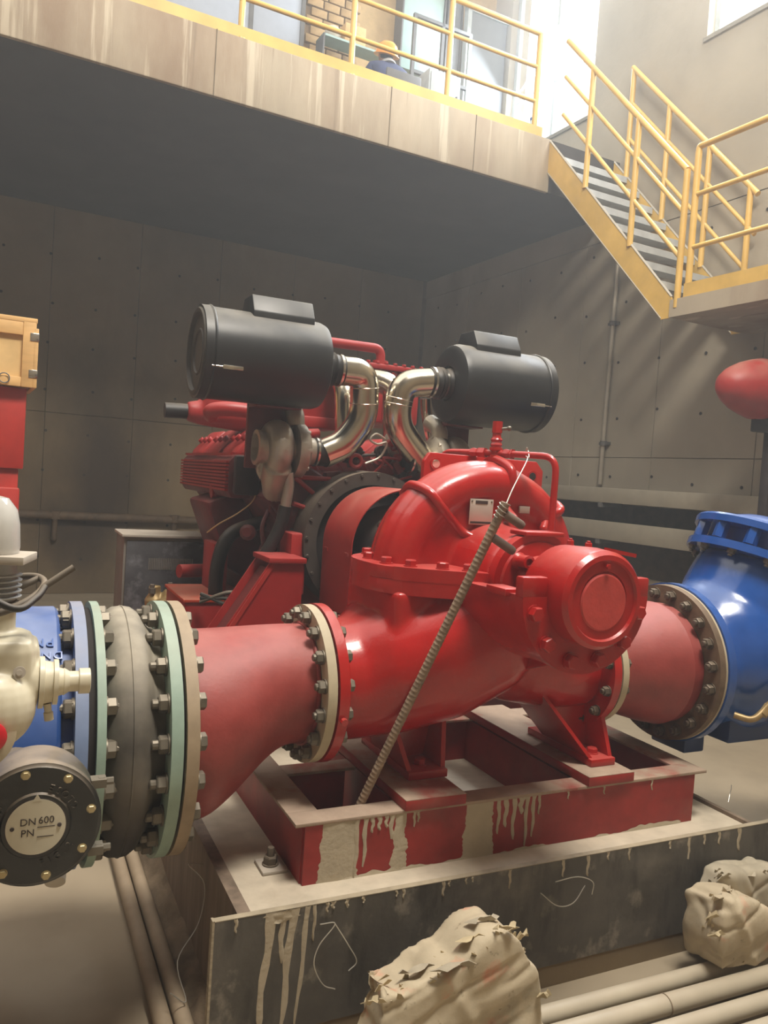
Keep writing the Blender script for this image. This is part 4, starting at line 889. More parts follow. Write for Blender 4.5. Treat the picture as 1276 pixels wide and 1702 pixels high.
for s in (-1, 1):
    q = NB(); lathe(q, T0 + gx * s * 0.05, gd, [(0, 0.005), (0.003, 0.004)], 10); obj('plate_screw', q, PRINT, gb)
def arc_text(txt, rad, a_mid, step, sz, flip=False):
    for i, ch in enumerate(txt):
        a = a_mid + (-(i - (len(txt) - 1) / 2) * step)
        if ch == ' ': continue
        M = basis(GC + gd * 0.006 + (gx * math.cos(a) + gy * math.sin(a)) * rad * gsc, gx, gy, gd) @ Matrix.Rotation(a + PI / 2, 4, 'Z')
        obj('cast_letter', textbm(ch, sz * gsc, 0.003, M), BLACKP, gb, 50)
arc_text('CLOSE', 0.118, R(48), R(-11), 0.03)
arc_text('OPEN', 0.118, R(168), R(-11), 0.03)
arc_text('FIG.2', 0.118, R(-58), R(-11), 0.028)
# stop bolts on the case
for z_ in (0.10, -0.11):
    q = NB(); c0 = GC - gd * 0.03 + gx * 0.135 + gy * z_ * gsc; lathe(q, c0, gx, [(0, 0.013), (0.015, 0.013), (0.016, 0.009), (0.035, 0.009)], 6); box(q, c0, (0.035, 0.035, 0.02)); obj('stop_bolt', q, STEEL, t)
q = NB(); cyl(q, (GC.x - 0.02, 2.1, GC.z), (GC.x - 0.06, 2.3, NL), 0.09); obj('gearbox_neck', q, BLACKP, t)
q = NB(); cyl(q, (0.15, 2.1, 0.68), (0.17, 2.25, 0.78), 0.025); obj('drain_stub', q, GREYPLATE, t)
# electric actuator: cream cast housing, motor with fins on top, handwheel, cable gland
UPP = ('motor_foot', 'motor_fins', 'motor_plate', 'motor_cap', 'handwheel_rim', 'handwheel_spoke', 'handwheel_grip', 'actuator_cable')
def aobj(name, bmx, mt, par, angle=38):
    for v in bmx.verts:
        p = v.co; v.co = Vector(((p.x - 0.215) * 0.62 + 0.184, (p.y - 1.72) * 0.62 + 1.85, (p.z - 1.055) * 0.62 + 1.26 + (0.063 if name in UPP else 0)))
    return obj(name, bmx, mt, par, angle)
AC = Vector((-0.02, 1.72, 1.08))
q = NB(); box(q, (-0.09, 1.75, 1.08), (0.24, 0.26, 0.3), None, 0.05); cyl(q, (-0.11, 1.78, 1.15), (-0.11, 1.78, 1.31), 0.075); ball(q, (-0.10, 1.66, 0.99), (0.14, 0.12, 0.14)); box(q, (-0.02, 1.78, 1.15), (0.13, 0.2, 0.1), None, 0.03); cyl(q, (-0.03, 1.72, 1.06), (0.045, 1.72, 1.055), 0.083, None, 32)
ah = aobj('actuator_housing', fuse(q, 0.007, 3), CREAM, t, 45)
q = NB(); lathe(q, (0.045, 1.72, 1.055), (1, 0, -0.01), [(0, 0.09), (0.016, 0.09), (0.018, 0.075), (0.045, 0.07), (0.047, 0.079), (0.062, 0.079), (0.064, 0.05), (0.08, 0.046), (0.082, 0.048), (0.10, 0.036), (0.13, 0.036), (0.132, 0.045), (0.168, 0.045), (0.17, 0.04)], 32); aobj('cable_entry', q, CREAM, t, 30)
q = NB(); lathe(q, (0.075, 1.7, 0.985), (0.15, 0, -1), [(0, 0.014), (0.03, 0.012), (0.032, 0.016), (0.06, 0.016)], 14); aobj('vent_plug', q, CREAM, t)
q = NB(); lathe(q, (-0.02, 1.615, 1.12), (0, -1, 0.1), [(0, 0.02), (0.006, 0.02)], 18); lathe(q, (-0.02, 1.609, 1.12), (0, -1, 0.1), [(0, 0.01), (0.004, 0.01)], 12); aobj('housing_screw', q, GREYPLATE, t)
q = NB(); lathe(q, (-0.1, 1.55, 0.93), (0.1, -1, 0.0), [(0, 0.05), (0.02, 0.05), (0.03, 0.035), (0.03, 0)], 28); aobj('red_knob', q, mat('knob_red', (196, 34, 44), 0.35), t)
q = NB(); lathe(q, (-0.15, 1.62, 0.93), (0.1, -1, 0.1), [(0, 0.12), (0.02, 0.13), (0.06, 0.125), (0.07, 0.1)], 36); aobj('cover_collar', q, BEIGEL, t)
q = NB(); lathe(q, (-0.11, 1.78, 1.2), (0, 0, 1), [(0, 0.085), (0.03, 0.085), (0.035, 0.075)], 32); aobj('motor_foot', q, DARKRUB, t)
prof = [(0, 0.07)]
for k in range(5): z_ = 0.008 + k * 0.019; prof += [(z_, 0.072), (z_ + 0.004, 0.088), (z_ + 0.009, 0.09), (z_ + 0.013, 0.074)]
prof += [(0.11, 0.07), (0.14, 0.07)]
q = NB(); lathe(q, (-0.11, 1.78, 1.235), (0, 0, 1), prof, 36); aobj('motor_fins', q, GREYCAST, t, 50)
q = NB(); box(q, (-0.10, 1.78, 1.385), (0.21, 0.2, 0.028), Matrix.Rotation(R(-14), 3, 'Z'), 0.004); aobj('motor_plate', q, GREYPLATE, t)
q = NB(); lathe(q, (-0.135, 1.8, 1.40), (0, 0, 1), [(0, 0.1), (0.02, 0.104), (0.1, 0.1), (0.15, 0.09), (0.19, 0.06), (0.205, 0)], 36); aobj('motor_cap', q, CLEAR, t)
hw = Vector((-0.09, 1.80, 1.245)); q = NB(); tr = Matrix.Rotation(R(-20), 3, 'Y') @ Matrix.Rotation(R(12), 3, 'X')
tube(q, [hw + tr @ Vector((0.15 * math.cos(a), 0.15 * math.sin(a), 0)) for a in [2 * PI * k / 48 for k in range(49)]], 0.013, 10, False); w_ = aobj('handwheel_rim', q, DARKRUB, t)
for k in range(3):
    a = R(20 + 120 * k); q = NB(); cyl(q, hw, hw + tr @ Vector((0.15 * math.cos(a), 0.15 * math.sin(a), 0)), 0.012); aobj('handwheel_spoke', q, DARKRUB, t)
q = NB(); hk = hw + tr @ Vector((0.14, -0.05, 0.0)); cyl(q, hk, hk + Vector((0.1, 0.02, 0.07)), 0.012, None, 14); aobj('handwheel_grip', q, DARKRUB, t)
q = NB(); tube(q, smoothpath([(-0.2, 1.6, 1.33), (-0.05, 1.58, 1.24), (0.02, 1.66, 1.26), (0.05, 1.72, 1.29)]), 0.012, 10); aobj('actuator_cable', q, HOSE, t)

# discharge side: reducer and check valve
NR = NZ + 0.01
t = thing('discharge_reducer', 'dusty red pipe reducer between pump and blue valve', 'pipe reducer', (2.4, AY, 0.7))
q = NB(); lathe(q, (2.245, AY, NR), (1, 0, 0), [(0, 0.185), (0.03, 0.19), (0.1, 0.205), (0.19, 0.232), (0.25, 0.25), (0.3, 0.258), (0.315, 0.264), (0.32, 0.258), (0.37, 0.258)], 56); obj('reducer_body', q, REDP, t, 50)
q = NB(); lathe(q, (2.212, AY, NR), (1, 0, 0), [(0, 0.17), (0, 0.232), (0.03, 0.232), (0.03, 0.18)], 56); obj('small_flange', q, BEIGEL, t)
q = NB(); lathe(q, (2.203, AY, NR), (1, 0, 0), [(0, 0.21), (0.009, 0.21)], 48); obj('gasket', q, GASKET, t)
q = NB(); lathe(q, (2.622, AY, NR), (1, 0, 0), [(0, 0.25), (0, 0.336), (0.034, 0.337), (0.034, 0.25)], 64); obj('large_flange', q, BROWNF, t)
q = NB(); lathe(q, (2.652, AY, NR), (1, 0, 0), [(0, 0.338), (0.01, 0.338)], 64); obj('flange_rim', q, BEIGEL, t)
ring_bolts(t, hexmesh('b350', 0.019, 0.024, DARKSTEEL, stud=0.012, through=0.078), (2.165, AY, NR), (-1, 0, 0), 0.208, 12, 0.5)
ring_bolts(t, hexmesh('b500', 0.022, 0.026, DARKSTEEL, stud=0.014, through=0.085), (2.621, AY, NR), (-1, 0, 0), 0.298, 20, 0.5)
t = thing('check_valve', 'shiny blue check valve with bolted domed cover at the right', 'valve', (3.1, AY, 0.55))
q = NB(); lathe(q, (2.665, AY, NR), (1, 0, 0), [(0, 0.25), (0, 0.345), (0.04, 0.345), (0.041, 0.25)], 64); obj('flange', q, BLUE, t)
tl = Vector((math.sin(R(19)), -0.06, math.cos(R(19)))).normalized()
BC = Vector((3.10, AY, NR)); q = NB()
lathe(q, (2.68, AY, NR), (1, 0, 0), [(0, 0.26), (0.1, 0.28), (0.4, 0.3), (0.9, 0.28)], 40); lathe(q, BC, tl, [(-0.1, 0.3), (0.25, 0.34), (0.36, 0.325), (0.43, 0.31)], 44); ball(q, (3.02, AY, NR + 0.03), (0.36, 0.35, 0.36), 32, 20)
obj('body', fuse(q, 0.014, 8), BLUE, t, 60)
T1 = BC + tl * 0.425
q = NB(); lathe(q, T1, tl, [(0, 0.3), (0, 0.385), (0.035, 0.385), (0.035, 0.3)], 56); obj('cover_flange', q, BLUE, t)
T2 = BC + tl * 0.54
q = NB(); lathe(q, T2, tl, [(-0.08, 0.28), (0, 0.29), (0, 0.385), (0.03, 0.387), (0.04, 0.38), (0.045, 0.3), (0.07, 0.27), (0.1, 0.2), (0.11, 0.1), (0.115, 0.05), (0.14, 0.05), (0.155, 0.03), (0.155, 0)], 56); obj('domed_cover', q, BLUE, t, 30)
ring_bolts(t, hexmesh('cvb', 0.03, 0.085, BLUE, washer=False), T1 + tl * 0.034, tl, 0.35, 14, 0.3, 'cover_stud')
ring_bolts(t, hexmesh('cvn', 0.018, 0.02, STEEL, stud=0.014), T1, -tl, 0.355, 14, 0.3, 'cover_nut')
q = NB(); bx(q, 2.86, 3.4, AY - 0.2, AY + 0.22, 0.70, 0.95, 0.02); obj('foot_block', q, mat('blue_dark_foot', (24, 52, 104), 0.4, dust=0.2), t)
q = NB(); bx(q, 2.71, 2.83, AY - 0.1, AY + 0.1, 0.64, 0.76, 0.01); obj('foot_lug', q, mat('blue_dark_foot', (24, 52, 104), 0.4), t)
q = NB(); tube(q, roundpath([(2.76, AY - 0.3, 0.87), (2.80, AY - 0.36, 0.86), (2.86, AY - 0.37, 0.91), (2.93, AY - 0.38, 0.99)], 0.03), 0.014, 12); lathe(q, (2.84, AY - 0.37, 0.885), (0.6, 0, 0.6), [(0, 0.02), (0.05, 0.02)], 6); obj('drain_cock', q, BRASS, t)
q = NB(); ball(q, (2.92, AY - 0.385, 0.985), 0.016, 12, 8); obj('drain_cock_handle', q, CHROME, t)
q = NB(); lathe(q, (3.54, AY, NR), (1, 0, 0), [(0, 0.25), (0, 0.345), (0.04, 0.345), (0.041, 0.25)], 56); obj('flange', q, BLUE, t)
t = thing('discharge_pipe', 'red pipe running on to the right behind the blue check valve', 'pipe', (4.2, AY, 0.76))
q = NB(); lathe(q, (3.586, AY, NR), (1, 0, 0), [(0, 0.25), (0, 0.337), (0.034, 0.337), (0.034, 0.255), (1.1, 0.255)], 48); obj('pipe_run', q, REDP, t, 30)
t = thing('suction_pipe', 'red pipe running off to the left of the butterfly valve', 'pipe', (-1.2, AY, 0.6))
q = NB(); lathe(q, (-0.345, AY, NL), (-1, 0, 0), [(0, 0.3), (0, 0.4), (0.036, 0.4), (0.036, 0.307), (1.8, 0.307)], 56); obj('pipe_run', q, REDP, t, 30)
b = NB(); bx(b, 3.9, 4.3, AY - 0.2, AY + 0.25, 0.0, 0.768, 0.01); solid('valve_pedestal', b, CONCP, 'concrete block under the discharge pipe beyond the blue check valve', 'pedestal')
b = NB(); bx(b, -1.4, -1.0, AY - 0.2, AY + 0.25, 0.0, 0.592, 0.01); solid('valve_pedestal', b, CONCP, 'concrete block under the suction pipe left of the butterfly valve', 'pedestal')
# ------------------------------------------------------------------ diesel engine behind the pump
EN = thing('diesel_engine', 'dark red V-type diesel engine with twin black air filters and steel pipes', 'engine', (AX, 4.6, 0.75))
RY = 3.6
q = NB(); lathe(q, (AX, RY, AZ), (0, 1, 0), [(0.0, 0.29), (0.0, 0.355), (0.03, 0.358), (0.035, 0.345), (0.16, 0.36), (0.17, 0.29), (0.14, 0.27), (0.03, 0.285)], 64, False); fh = obj('flywheel_housing', q, HOUS, EN, 30)
me = hexmesh('fw', 0.009, 0.008, HOUS)
ring_bolts(fh, me, (AX, RY, AZ), (0, -1, 0), 0.34, 24, 0.2, 'housing_bolt')
q = NB(); lathe(q, (AX, RY + 0.03, AZ), (0, 1, 0), [(0, 0), (0, 0.1), (0.01, 0.2), (0.03, 0.28), (0.08, 0.28)], 48); obj('flywheel', q, DARKM, EN, 30)
for s in (-1, 1):
    q = NB(); bx(q, AX + s * 0.36 - 0.05, AX + s * 0.36 + 0.02 * s + 0.05, RY + 0.02, RY + 0.2, 1.16, 1.46, 0.01); obj('mount_block', q, REDE, EN)
# block in V
q = NB(); prism(q, [(AX - 0.3, 3.78, 0.98), (AX + 0.3, 3.78, 0.98), (AX + 0.34, 3.78, 1.42), (AX + 0.5, 3.78, 1.62), (AX + 0.3, 3.78, 1.8), (AX, 3.78, 1.62), (AX - 0.3, 3.78, 1.8), (AX - 0.5, 3.78, 1.62), (AX - 0.34, 3.78, 1.42)], (0, 1.75, 0), 0.015); obj('block', q, DARKR, EN)
q = NB(); prism(q, [(AX - 0.26, 3.8, 0.98), (AX + 0.26, 3.8, 0.98), (AX + 0.2, 3.8, 0.76), (AX - 0.2, 3.8, 0.76)], (0, 1.7, 0), 0.012); obj('oil_pan', q, DARKM, EN)
for s in (-1, 1):
    ax_ = Vector((s * math.sin(R(48)), 0, math.cos(R(48)))); ux = Vector((s * math.cos(R(48)), 0, -math.sin(R(48))))
    for k in range(4):
        y0 = 3.84 + 0.42 * k
        c = Vector((AX, y0 + 0.195, 1.50)) + ax_ * 0.46
        rot = Matrix((ux, Vector((0, 1, 0)), ax_)).transposed()
        q = NB(); box(q, c, (0.3, 0.385, 0.16), rot, 0.012); h_ = obj('cylinder_head', q, REDE, EN)
        q = NB(); box(q, c + ax_ * 0.125, (0.22, 0.35, 0.09), rot, 0.03); obj('rocker_cover', q, REDE, h_)
        for d_ in (-0.12, 0, 0.12):
            q = NB(); cyl(q, c + ax_ * 0.16 + Vector((0, d_, 0)), c + ax_ * 0.195 + Vector((0, d_, 0)), 0.02, None, 10); obj('cover_nut', q, REDE, h_)
    # ribbed exhaust heat shield
    xs_ = AX + s * 0.51; xo = AX + s * 0.63
    q = NB(); prism(q, [(xs_, 4.02, 1.60), (xo - s * 0.02, 4.02, 1.60), (xo, 4.02, 1.63), (xo, 4.02, 1.79), (xo - s * 0.03, 4.02, 1.825), (xs_, 4.02, 1.825)], (0, 1.2, 0), 0.006); hs = obj('exhaust_shield', q, DARKR, EN)  # darker red body paints shade into the grooves between the ribs
    for k in range(9):
        z = 1.635 + 0.018 * k; q = NB(); bx(q, xo - 0.015, xo + 0.015, 4.03, 5.21, z, z + 0.011); obj('shield_rib', q, REDE, hs)
    for k in range(5):
        x = xs_ + s * (0.018 + 0.022 * k); q = NB(); bx(q, x - 0.005, x + 0.005, 4.04, 5.2, 1.82, 1.833); obj('shield_rib', q, REDE, hs)
    q = NB(); box(q, (AX + s * 0.55, 3.98, 1.72), (0.13, 0.05, 0.2), None, 0.015); obj('shield_end', q, DARKM, EN)
    # air filter canister, axis along X
    fx0, fx1 = (0.735, 1.325) if s < 0 else (2.02, 2.575); fz = 2.262; fy = 3.6; fr = 0.205
    q = NB(); d = 1 if s < 0 else -1; xs0 = fx0 if s < 0 else fx1; L_ = fx1 - fx0
    lathe(q, (xs0, fy, fz), (d, 0, 0), [(0, 0.185), (0, 0.207), (0.035, 0.209), (0.037, fr), (L_ - 0.04, fr), (L_ - 0.012, 0.195), (L_, 0.17), (L_, 0.09)], 56, False)
    af = obj('air_filter', q, BLACKF, EN, 30)
    q = NB(); lathe(q, (xs0, fy, fz), (d, 0, 0), [(0.012, 0), (0.012, 0.09), (0.004, 0.095), (0.004, 0.1), (0.01, 0.105), (0.01, 0.17), (-0.008, 0.175), (-0.008, 0.19), (0.004, 0.2)], 48, False); obj('filter_end_cover', q, BLACKFC, af, 30)
    q = NB(); lathe(q, (xs0 + d * 0.036, fy, fz), (d, 0, 0), [(0, 0.2095), (0.006, 0.213), (0.012, 0.2095)], 56, False); obj('filter_clamp_band', q, BLACKF, af)
    q = NB(); a_ = R(-22); yy = fy - 0.207 * math.cos(a_); zz_ = fz + 0.207 * math.sin(a_); box(q, (xs0 + d * 0.12, yy - 0.004, zz_), (0.09, 0.012, 0.018), Matrix.Rotation(R(0), 3, 'Z'), 0.003); cyl(q, (xs0 + d * 0.03, yy, zz_), (xs0 + d * 0.1, yy - 0.006, zz_), 0.004); obj('filter_clip', q, CHROME, af)
    hx0, hx1 = (0.955, 1.245) if s < 0 else (2.12, 2.39)
    q = NB(); pts = [(-0.115, 0.14), (-0.11, 0.2), (-0.065, 0.278), (0.065, 0.278), (0.11, 0.2), (0.115, 0.14)]
    prism(q, [(hx0, fy + y, fz + z) for y, z in pts], (hx1 - hx0, 0, 0), 0.006); obj('filter_hood', q, BLACKF, af)
    # rubber sleeve + clamps at the outlet
    ox = fx1 if s < 0 else fx0; oz = fz - 0.004
    q = NB(); lathe(q, (ox, fy, oz), (d, 0, 0), [(-0.02, 0.1), (0.0, 0.078), (0.03, 0.075), (0.04, 0.083), (0.05, 0.075), (0.06, 0.083), (0.07, 0.075), (0.11, 0.073)], 32, False); obj('rubber_sleeve', q, HOSE, af, 50)
    for x in (0.022, 0.088):
        q = NB(); lathe(q, (ox + d * x, fy, oz), (d, 0, 0), [(0, 0.074), (0, 0.0795), (0.012, 0.0795), (0.012, 0.074)], 32, False); obj('hose_clamp', q, CHROME, af)
    # stainless down pipe: out of the filter, down and back to the turbo
    if s < 0: path = [(ox + 0.09, fy, oz), (1.565, fy + 0.02, 2.265), (1.59, fy + 0.05, 2.04), (1.50, fy + 0.07, 1.905), (1.40, fy + 0.08, 1.855)]
    else: path = [(ox - 0.09, fy, oz), (1.775, fy + 0.02, 2.235), (1.76, fy + 0.05, 2.04), (1.90, fy + 0.07, 1.90), (2.03, fy + 0.08, 1.80)]
    q = NB(); tube(q, roundpath(path, 0.1, 7), 0.072, 24); sp_ = obj('steel_pipe', q, INOX, EN, 50)
    for i in (8, 9):
        pp = roundpath(path, 0.1, 7); c = pp[i]; dd = (pp[i + 1] - pp[i - 1]).normalized(); q = NB(); lathe(q, c - dd * 0.003, dd, [(0, 0.0725), (0.003, 0.0745), (0.006, 0.0725)], 24, False); obj('pipe_weld', q, INOX, sp_)
    # turbocharger
    ty = fy + 0.09; tz = 1.85; X = (lambda v: v) if s < 0 else (lambda v: 2 * AX - v)
    q = NB(); n_ = 40
    vol = []; rr = []
    for k in range(n_ + 1):
        a = R(-100) + 2 * PI * k / n_ * 0.97; w = 0.052 + 0.03 * k / n_; R_ = 0.07 + 0.026 * k / n_; vol.append((X(1.16), ty - (R_) * math.cos(a), tz + R_ * math.sin(a))); rr.append(w)
    tube(q, vol, rr, 16); tube(q, [(X(1.16), ty - 0.04, tz - 0.07), (X(1.17), ty + 0.02, tz - 0.14), (X(1.2), ty + 0.08, tz - 0.2)], 0.07, 16); lathe(q, (X(1.12), ty, tz), (d, 0, 0), [(0, 0.1), (0.09, 0.09), (0.12, 0.05)], 32)
    tb = obj('turbine_housing', fuse(q, 0.008, 4), ALLOY, EN, 60)
    q = NB(); lathe(q, (X(1.125), ty, tz + 0.01), (-d, 0, 0), [(0, 0.085), (0.03, 0.075), (0.055, 0.072), (0.056, 0.085), (0.07, 0.085), (0.072, 0.065), (0.02, 0.06), (0.02, 0)], 32); obj('turbine_outlet', q, ALLOY, tb, 30)
    q = NB(); lathe(q, (X(1.22), ty, tz + 0.01), (d, 0, 0), [(0, 0.06), (0.02, 0.06), (0.022, 0.125), (0.04, 0.132), (0.07, 0.128), (0.085, 0.105), (0.095, 0.07), (0.14, 0.064)], 40); cb = obj('compressor_housing', q, ALLOY, EN, 30)
    for k in range(8):
        a = 2 * PI * k / 8; q = NB(); box(q, (X(1.275), ty - 0.118 * math.cos(a), tz + 0.01 + 0.118 * math.sin(a)), (0.05, 0.022, 0.022), Matrix.Rotation(-a if True else 0, 3, 'X'), 0.005); obj('clamp_lug', q, ALLOY, cb)
    q = NB(); tube(q, smoothpath([(X(1.25), ty, tz + 0.12), (X(1.25), ty + 0.02, tz + 0.18), (X(1.26), ty + 0.1, tz + 0.22)]), 0.045, 14); obj('compressor_outlet', q, ALLOY, cb)
    q = NB(); lathe(q, (X(1.345), ty, tz + 0.01), (d, 0, 0), [(0, 0.068), (0.09, 0.068)], 28); obj('turbo_hose', q, HOSE, EN)
    for x in (1.352, 1.418):
        q = NB(); lathe(q, (X(x), ty, tz + 0.01), (d, 0, 0), [(0, 0.068), (0, 0.074), (0.01, 0.074), (0.01, 0.068)], 28, False); obj('hose_clamp', q, CHROME, EN)
    # filter bracket and turbo oil line
    q = NB(); bx(q, min(X(1.03), X(1.25)), max(X(1.03), X(1.25)), 3.76, 3.79, 1.76, 2.1, 0.003); bx(q, min(X(1.03), X(1.25)), max(X(1.03), X(1.25)), 3.62, 3.79, 2.05, 2.07, 0.003); obj('filter_bracket', q, DARKR, EN)
    q = NB(); tube(q, smoothpath([(X(1.21), ty - 0.05, tz - 0.1), (X(1.22), ty - 0.04, 1.68), (X(1.215), ty - 0.02, 1.58)]), 0.026, 12); obj('oil_drain', q, ALLOY, EN)
    q = NB(); tube(q, smoothpath([(X(1.215), ty - 0.02, 1.59), (X(1.2), ty + 0.0, 1.48), (X(1.14), ty + 0.04, 1.33), (X(1.10), ty + 0.1, 1.22), (X(1.08), ty + 0.1, 1.0)]), 0.031, 12); obj('oil_hose', q, HOSE, EN)
    # cast bracket with struts beside the housing
    for pa, pb in (((1.27, 3.72, 1.73), (1.47, 3.75, 1.73)), ((1.47, 3.75, 1.73), (1.46, 3.75, 1.55)), ((1.46, 3.75, 1.55), (1.27, 3.72, 1.6)), ((1.27, 3.72, 1.73), (1.46, 3.75, 1.6)), ((1.4, 3.73, 1.57), (1.5, 3.75, 1.53))):
        q = NB(); cyl(q, (X(pa[0]), pa[1], pa[2]), (X(pb[0]), pb[1], pb[2]), 0.012, None, 8); obj('bracket_strut', q, REDE, EN)
    q = NB(); prism(q, [(X(1.2), 3.8, 1.75), (X(1.48), 3.8, 1.75), (X(1.5), 3.8, 1.5), (X(1.3), 3.8, 1.42), (X(1.18), 3.8, 1.55)], (0, 0.03, 0)); obj('end_plate', q, DARKR, EN)
# further pipework between the banks
for pts, r_ in (([(1.87, 3.86, 1.86), (1.85, 3.86, 2.255), (1.72, 3.95, 2.28), (1.66, 4.3, 2.2)], 0.062), ([(1.585, 3.84, 1.86), (1.57, 3.86, 2.22), (1.6, 4.1, 2.3)], 0.06), ([(2.03, 3.84, 2.2), (2.045, 3.85, 2.12), (2.12, 3.86, 1.9), (2.2, 3.9, 1.84)], 0.03)):
    q = NB(); tube(q, roundpath(pts, 0.1, 7), r_, 20); obj('steel_pipe', q, INOX, EN, 50)
q = NB(); box(q, (1.86, 3.86, 1.86), (0.2, 0.14, 0.07), None, 0.015); ball(q, (1.86, 3.82, 1.93), (0.075, 0.07, 0.09)); obj('crossover_casting', q, ALLOY, EN)
# aftercooler box, header tank and coolant pipes
q = NB(); bx(q, 1.98, 2.36, 4.55, 5.1, 2.1, 2.43, 0.02); ac = obj('aftercooler', q, REDE, EN)
q = NB(); bx(q, 1.96, 2.38, 4.53, 5.12, 2.43, 2.465, 0.01); obj('aftercooler_lid', q, REDE, ac)
for k in range(7):
    inst('lid_bolt', hexmesh('lid', 0.014, 0.014, REDE), dirmtx((1.985 + 0.062 * k, 4.545, 2.465), (0, 0, 1)), ac)
    q = NB(); bx(q, 2.0 + 0.05 * k, 2.012 + 0.05 * k, 4.535, 4.56, 2.12, 2.42); obj('cooling_rib', q, REDE, ac)
q = NB(); tube(q, roundpath([(1.2, 4.6, 2.56), (2.1, 4.62, 2.57), (2.1, 4.62, 2.46)], 0.06), 0.03, 14); lathe(q, (2.1, 4.62, 2.465), (0, 0, 1), [(0, 0.05), (0.03, 0.05)], 12); obj('coolant_pipe', q, REDE, EN)
q = NB(); bx(q, 0.98, 1.62, 4.5, 4.75, 2.0, 2.2, 0.05); lathe(q, (0.9, 4.6, 2.06), (1, 0, 0), [(0, 0.055), (0.07, 0.07), (0.3, 0.09), (0.7, 0.09)], 24); obj('heat_exchanger', fuse(q, 0.014, 5), REDE, EN, 60)
q = NB(); cyl(q, (0.78, 4.6, 2.055), (0.91, 4.6, 2.06), 0.043, None, 20); obj('cut_hose', q, HOSE, EN)
q = NB(); tube(q, smoothpath([(1.0, 4.4, 2.03), (0.99, 4.35, 2.06), (1.1, 4.3, 2.075), (1.35, 4.28, 2.06)]), 0.04, 14); obj('coolant_pipe', q, REDE, EN)
q = NB(); bx(q, 1.4, 1.62, 4.1, 4.3, 2.05, 2.26, 0.015); bx(q, 1.36, 1.64, 4.05, 4.32, 2.0, 2.06, 0.01); obj('intake_plenum', q, REDE, EN)
q = NB(); cyl(q, (1.15, 4.0, 1.93), (1.5, 4.05, 1.97), 0.028, None, 14); obj('coolant_pipe', q, REDE, EN)
# clutter above the flywheel housing
random.seed(5)
for k in range(26):
    x = random.uniform(1.4, 1.95); z = 1.72 + random.uniform(0.02, 0.22); y = 3.72 + random.uniform(0, 0.06)
    q = NB(); r_ = random.uniform(0.014, 0.035)
    if k % 3 == 0: lathe(q, (x, y, z), (0, -1, 0), [(0, r_), (0.03, r_), (0.032, r_ * 0.5), (0.04, r_ * 0.5)], 12)
    elif k % 3 == 1: box(q, (x, y, z), (r_ * 3, 0.05, r_ * 1.6), Matrix.Rotation(random.uniform(-1, 1), 3, 'Y'), 0.005)
    else: tube(q, smoothpath([(x, y, z), (x + random.uniform(-.1, .1), y - 0.03, z + random.uniform(-.05, .05)), (x + random.uniform(-.15, .15), y, z + random.uniform(-.08, .08))]), 0.007, 8)
    obj('engine_fitting', q, random.choice((DARKR, REDE, DARKM)), EN)
q = NB(); tube(q, [(1.575 + 0.03 * math.cos(a), 3.68, 1.83 + 0.03 * math.sin(a)) for a in [2 * PI * k / 24 for k in range(25)]], 0.01, 8); obj('pulley_ring', q, REDE, EN)
q = NB(); tube(q, smoothpath([(1.69, 3.6, 1.95), (1.64, 3.6, 1.97), (1.61, 3.6, 1.94), (1.65, 3.6, 1.92), (1.70, 3.6, 1.93), (1.68, 3.62, 1.86), (1.6, 3.62, 1.82)]), 0.006, 8); obj('loose_wire', q, ALLOY, EN)
random.seed(9)
for k in range(18):
    x = random.uniform(1.08, 1.34); z = random.uniform(1.08, 1.6); q = NB(); r_ = random.uniform(0.02, 0.045)
    if k % 2: lathe(q, (x, 3.86, z), (-0.4, -1, 0.1), [(0, r_), (0.06, r_), (0.07, r_ * 0.6), (0.09, r_ * 0.6)], 12)
    else: tube(q, smoothpath([(x, 3.86, z), (x - 0.05, 3.78, z - 0.1), (x + random.uniform(-.1, .1), 3.84, z - 0.3)]), 0.012, 8)
    obj('engine_fitting', q, random.choice((DARKR, DARKM, DARKM)), EN)
q = NB(); prism(q, [(0.98, 4.3, 1.56), (1.16, 4.3, 1.62), (1.3, 4.3, 1.4), (1.3, 4.3, 1.1), (1.12, 4.3, 1.2)], (0, 0.5, 0), 0.02); obj('side_cover', q, DARKR, EN)
q = NB(); cyl(q, (1.02, 4.4, 1.62), (1.2, 4.4, 1.64), 0.04, None, 14); obj('coolant_pipe', q, REDE, EN)
q = NB(); tube(q, smoothpath([(1.22, 4.05, 1.48), (1.05, 4.0, 1.42), (0.985, 3.98, 1.3), (0.98, 4.0, 1.1), (1.02, 4.02, 0.85)]), 0.036, 12); obj('coolant_hose', q, HOSE, EN)
for k in range(3):
    q = NB(); tube(q, smoothpath([(0.86, 3.8, 1.1 + 0.02 * k), (0.98, 3.72, 1.16 - 0.03 * k), (1.06, 3.76, 1.12), (1.12, 3.8, 1.0)]), 0.009, 8); obj('loose_cable', q, HOSE if k else DARKRUB, EN)
q = NB(); tube(q, smoothpath([(1.17, 4.0, 1.70), (1.14, 3.96, 1.6), (1.06, 3.94, 1.53), (0.97, 3.96, 1.47), (0.92, 4.0, 1.42)]), 0.004, 6); obj('tan_string', q, STRING, EN)
q = NB(); tube(q, smoothpath([(1.17, 3.9, 1.70), (1.21, 3.85, 1.6), (1.245, 3.82, 1.5), (1.20, 3.8, 1.37), (1.22, 3.8, 1.29)]), 0.0045, 6); obj('tan_string', q, STRING, EN)

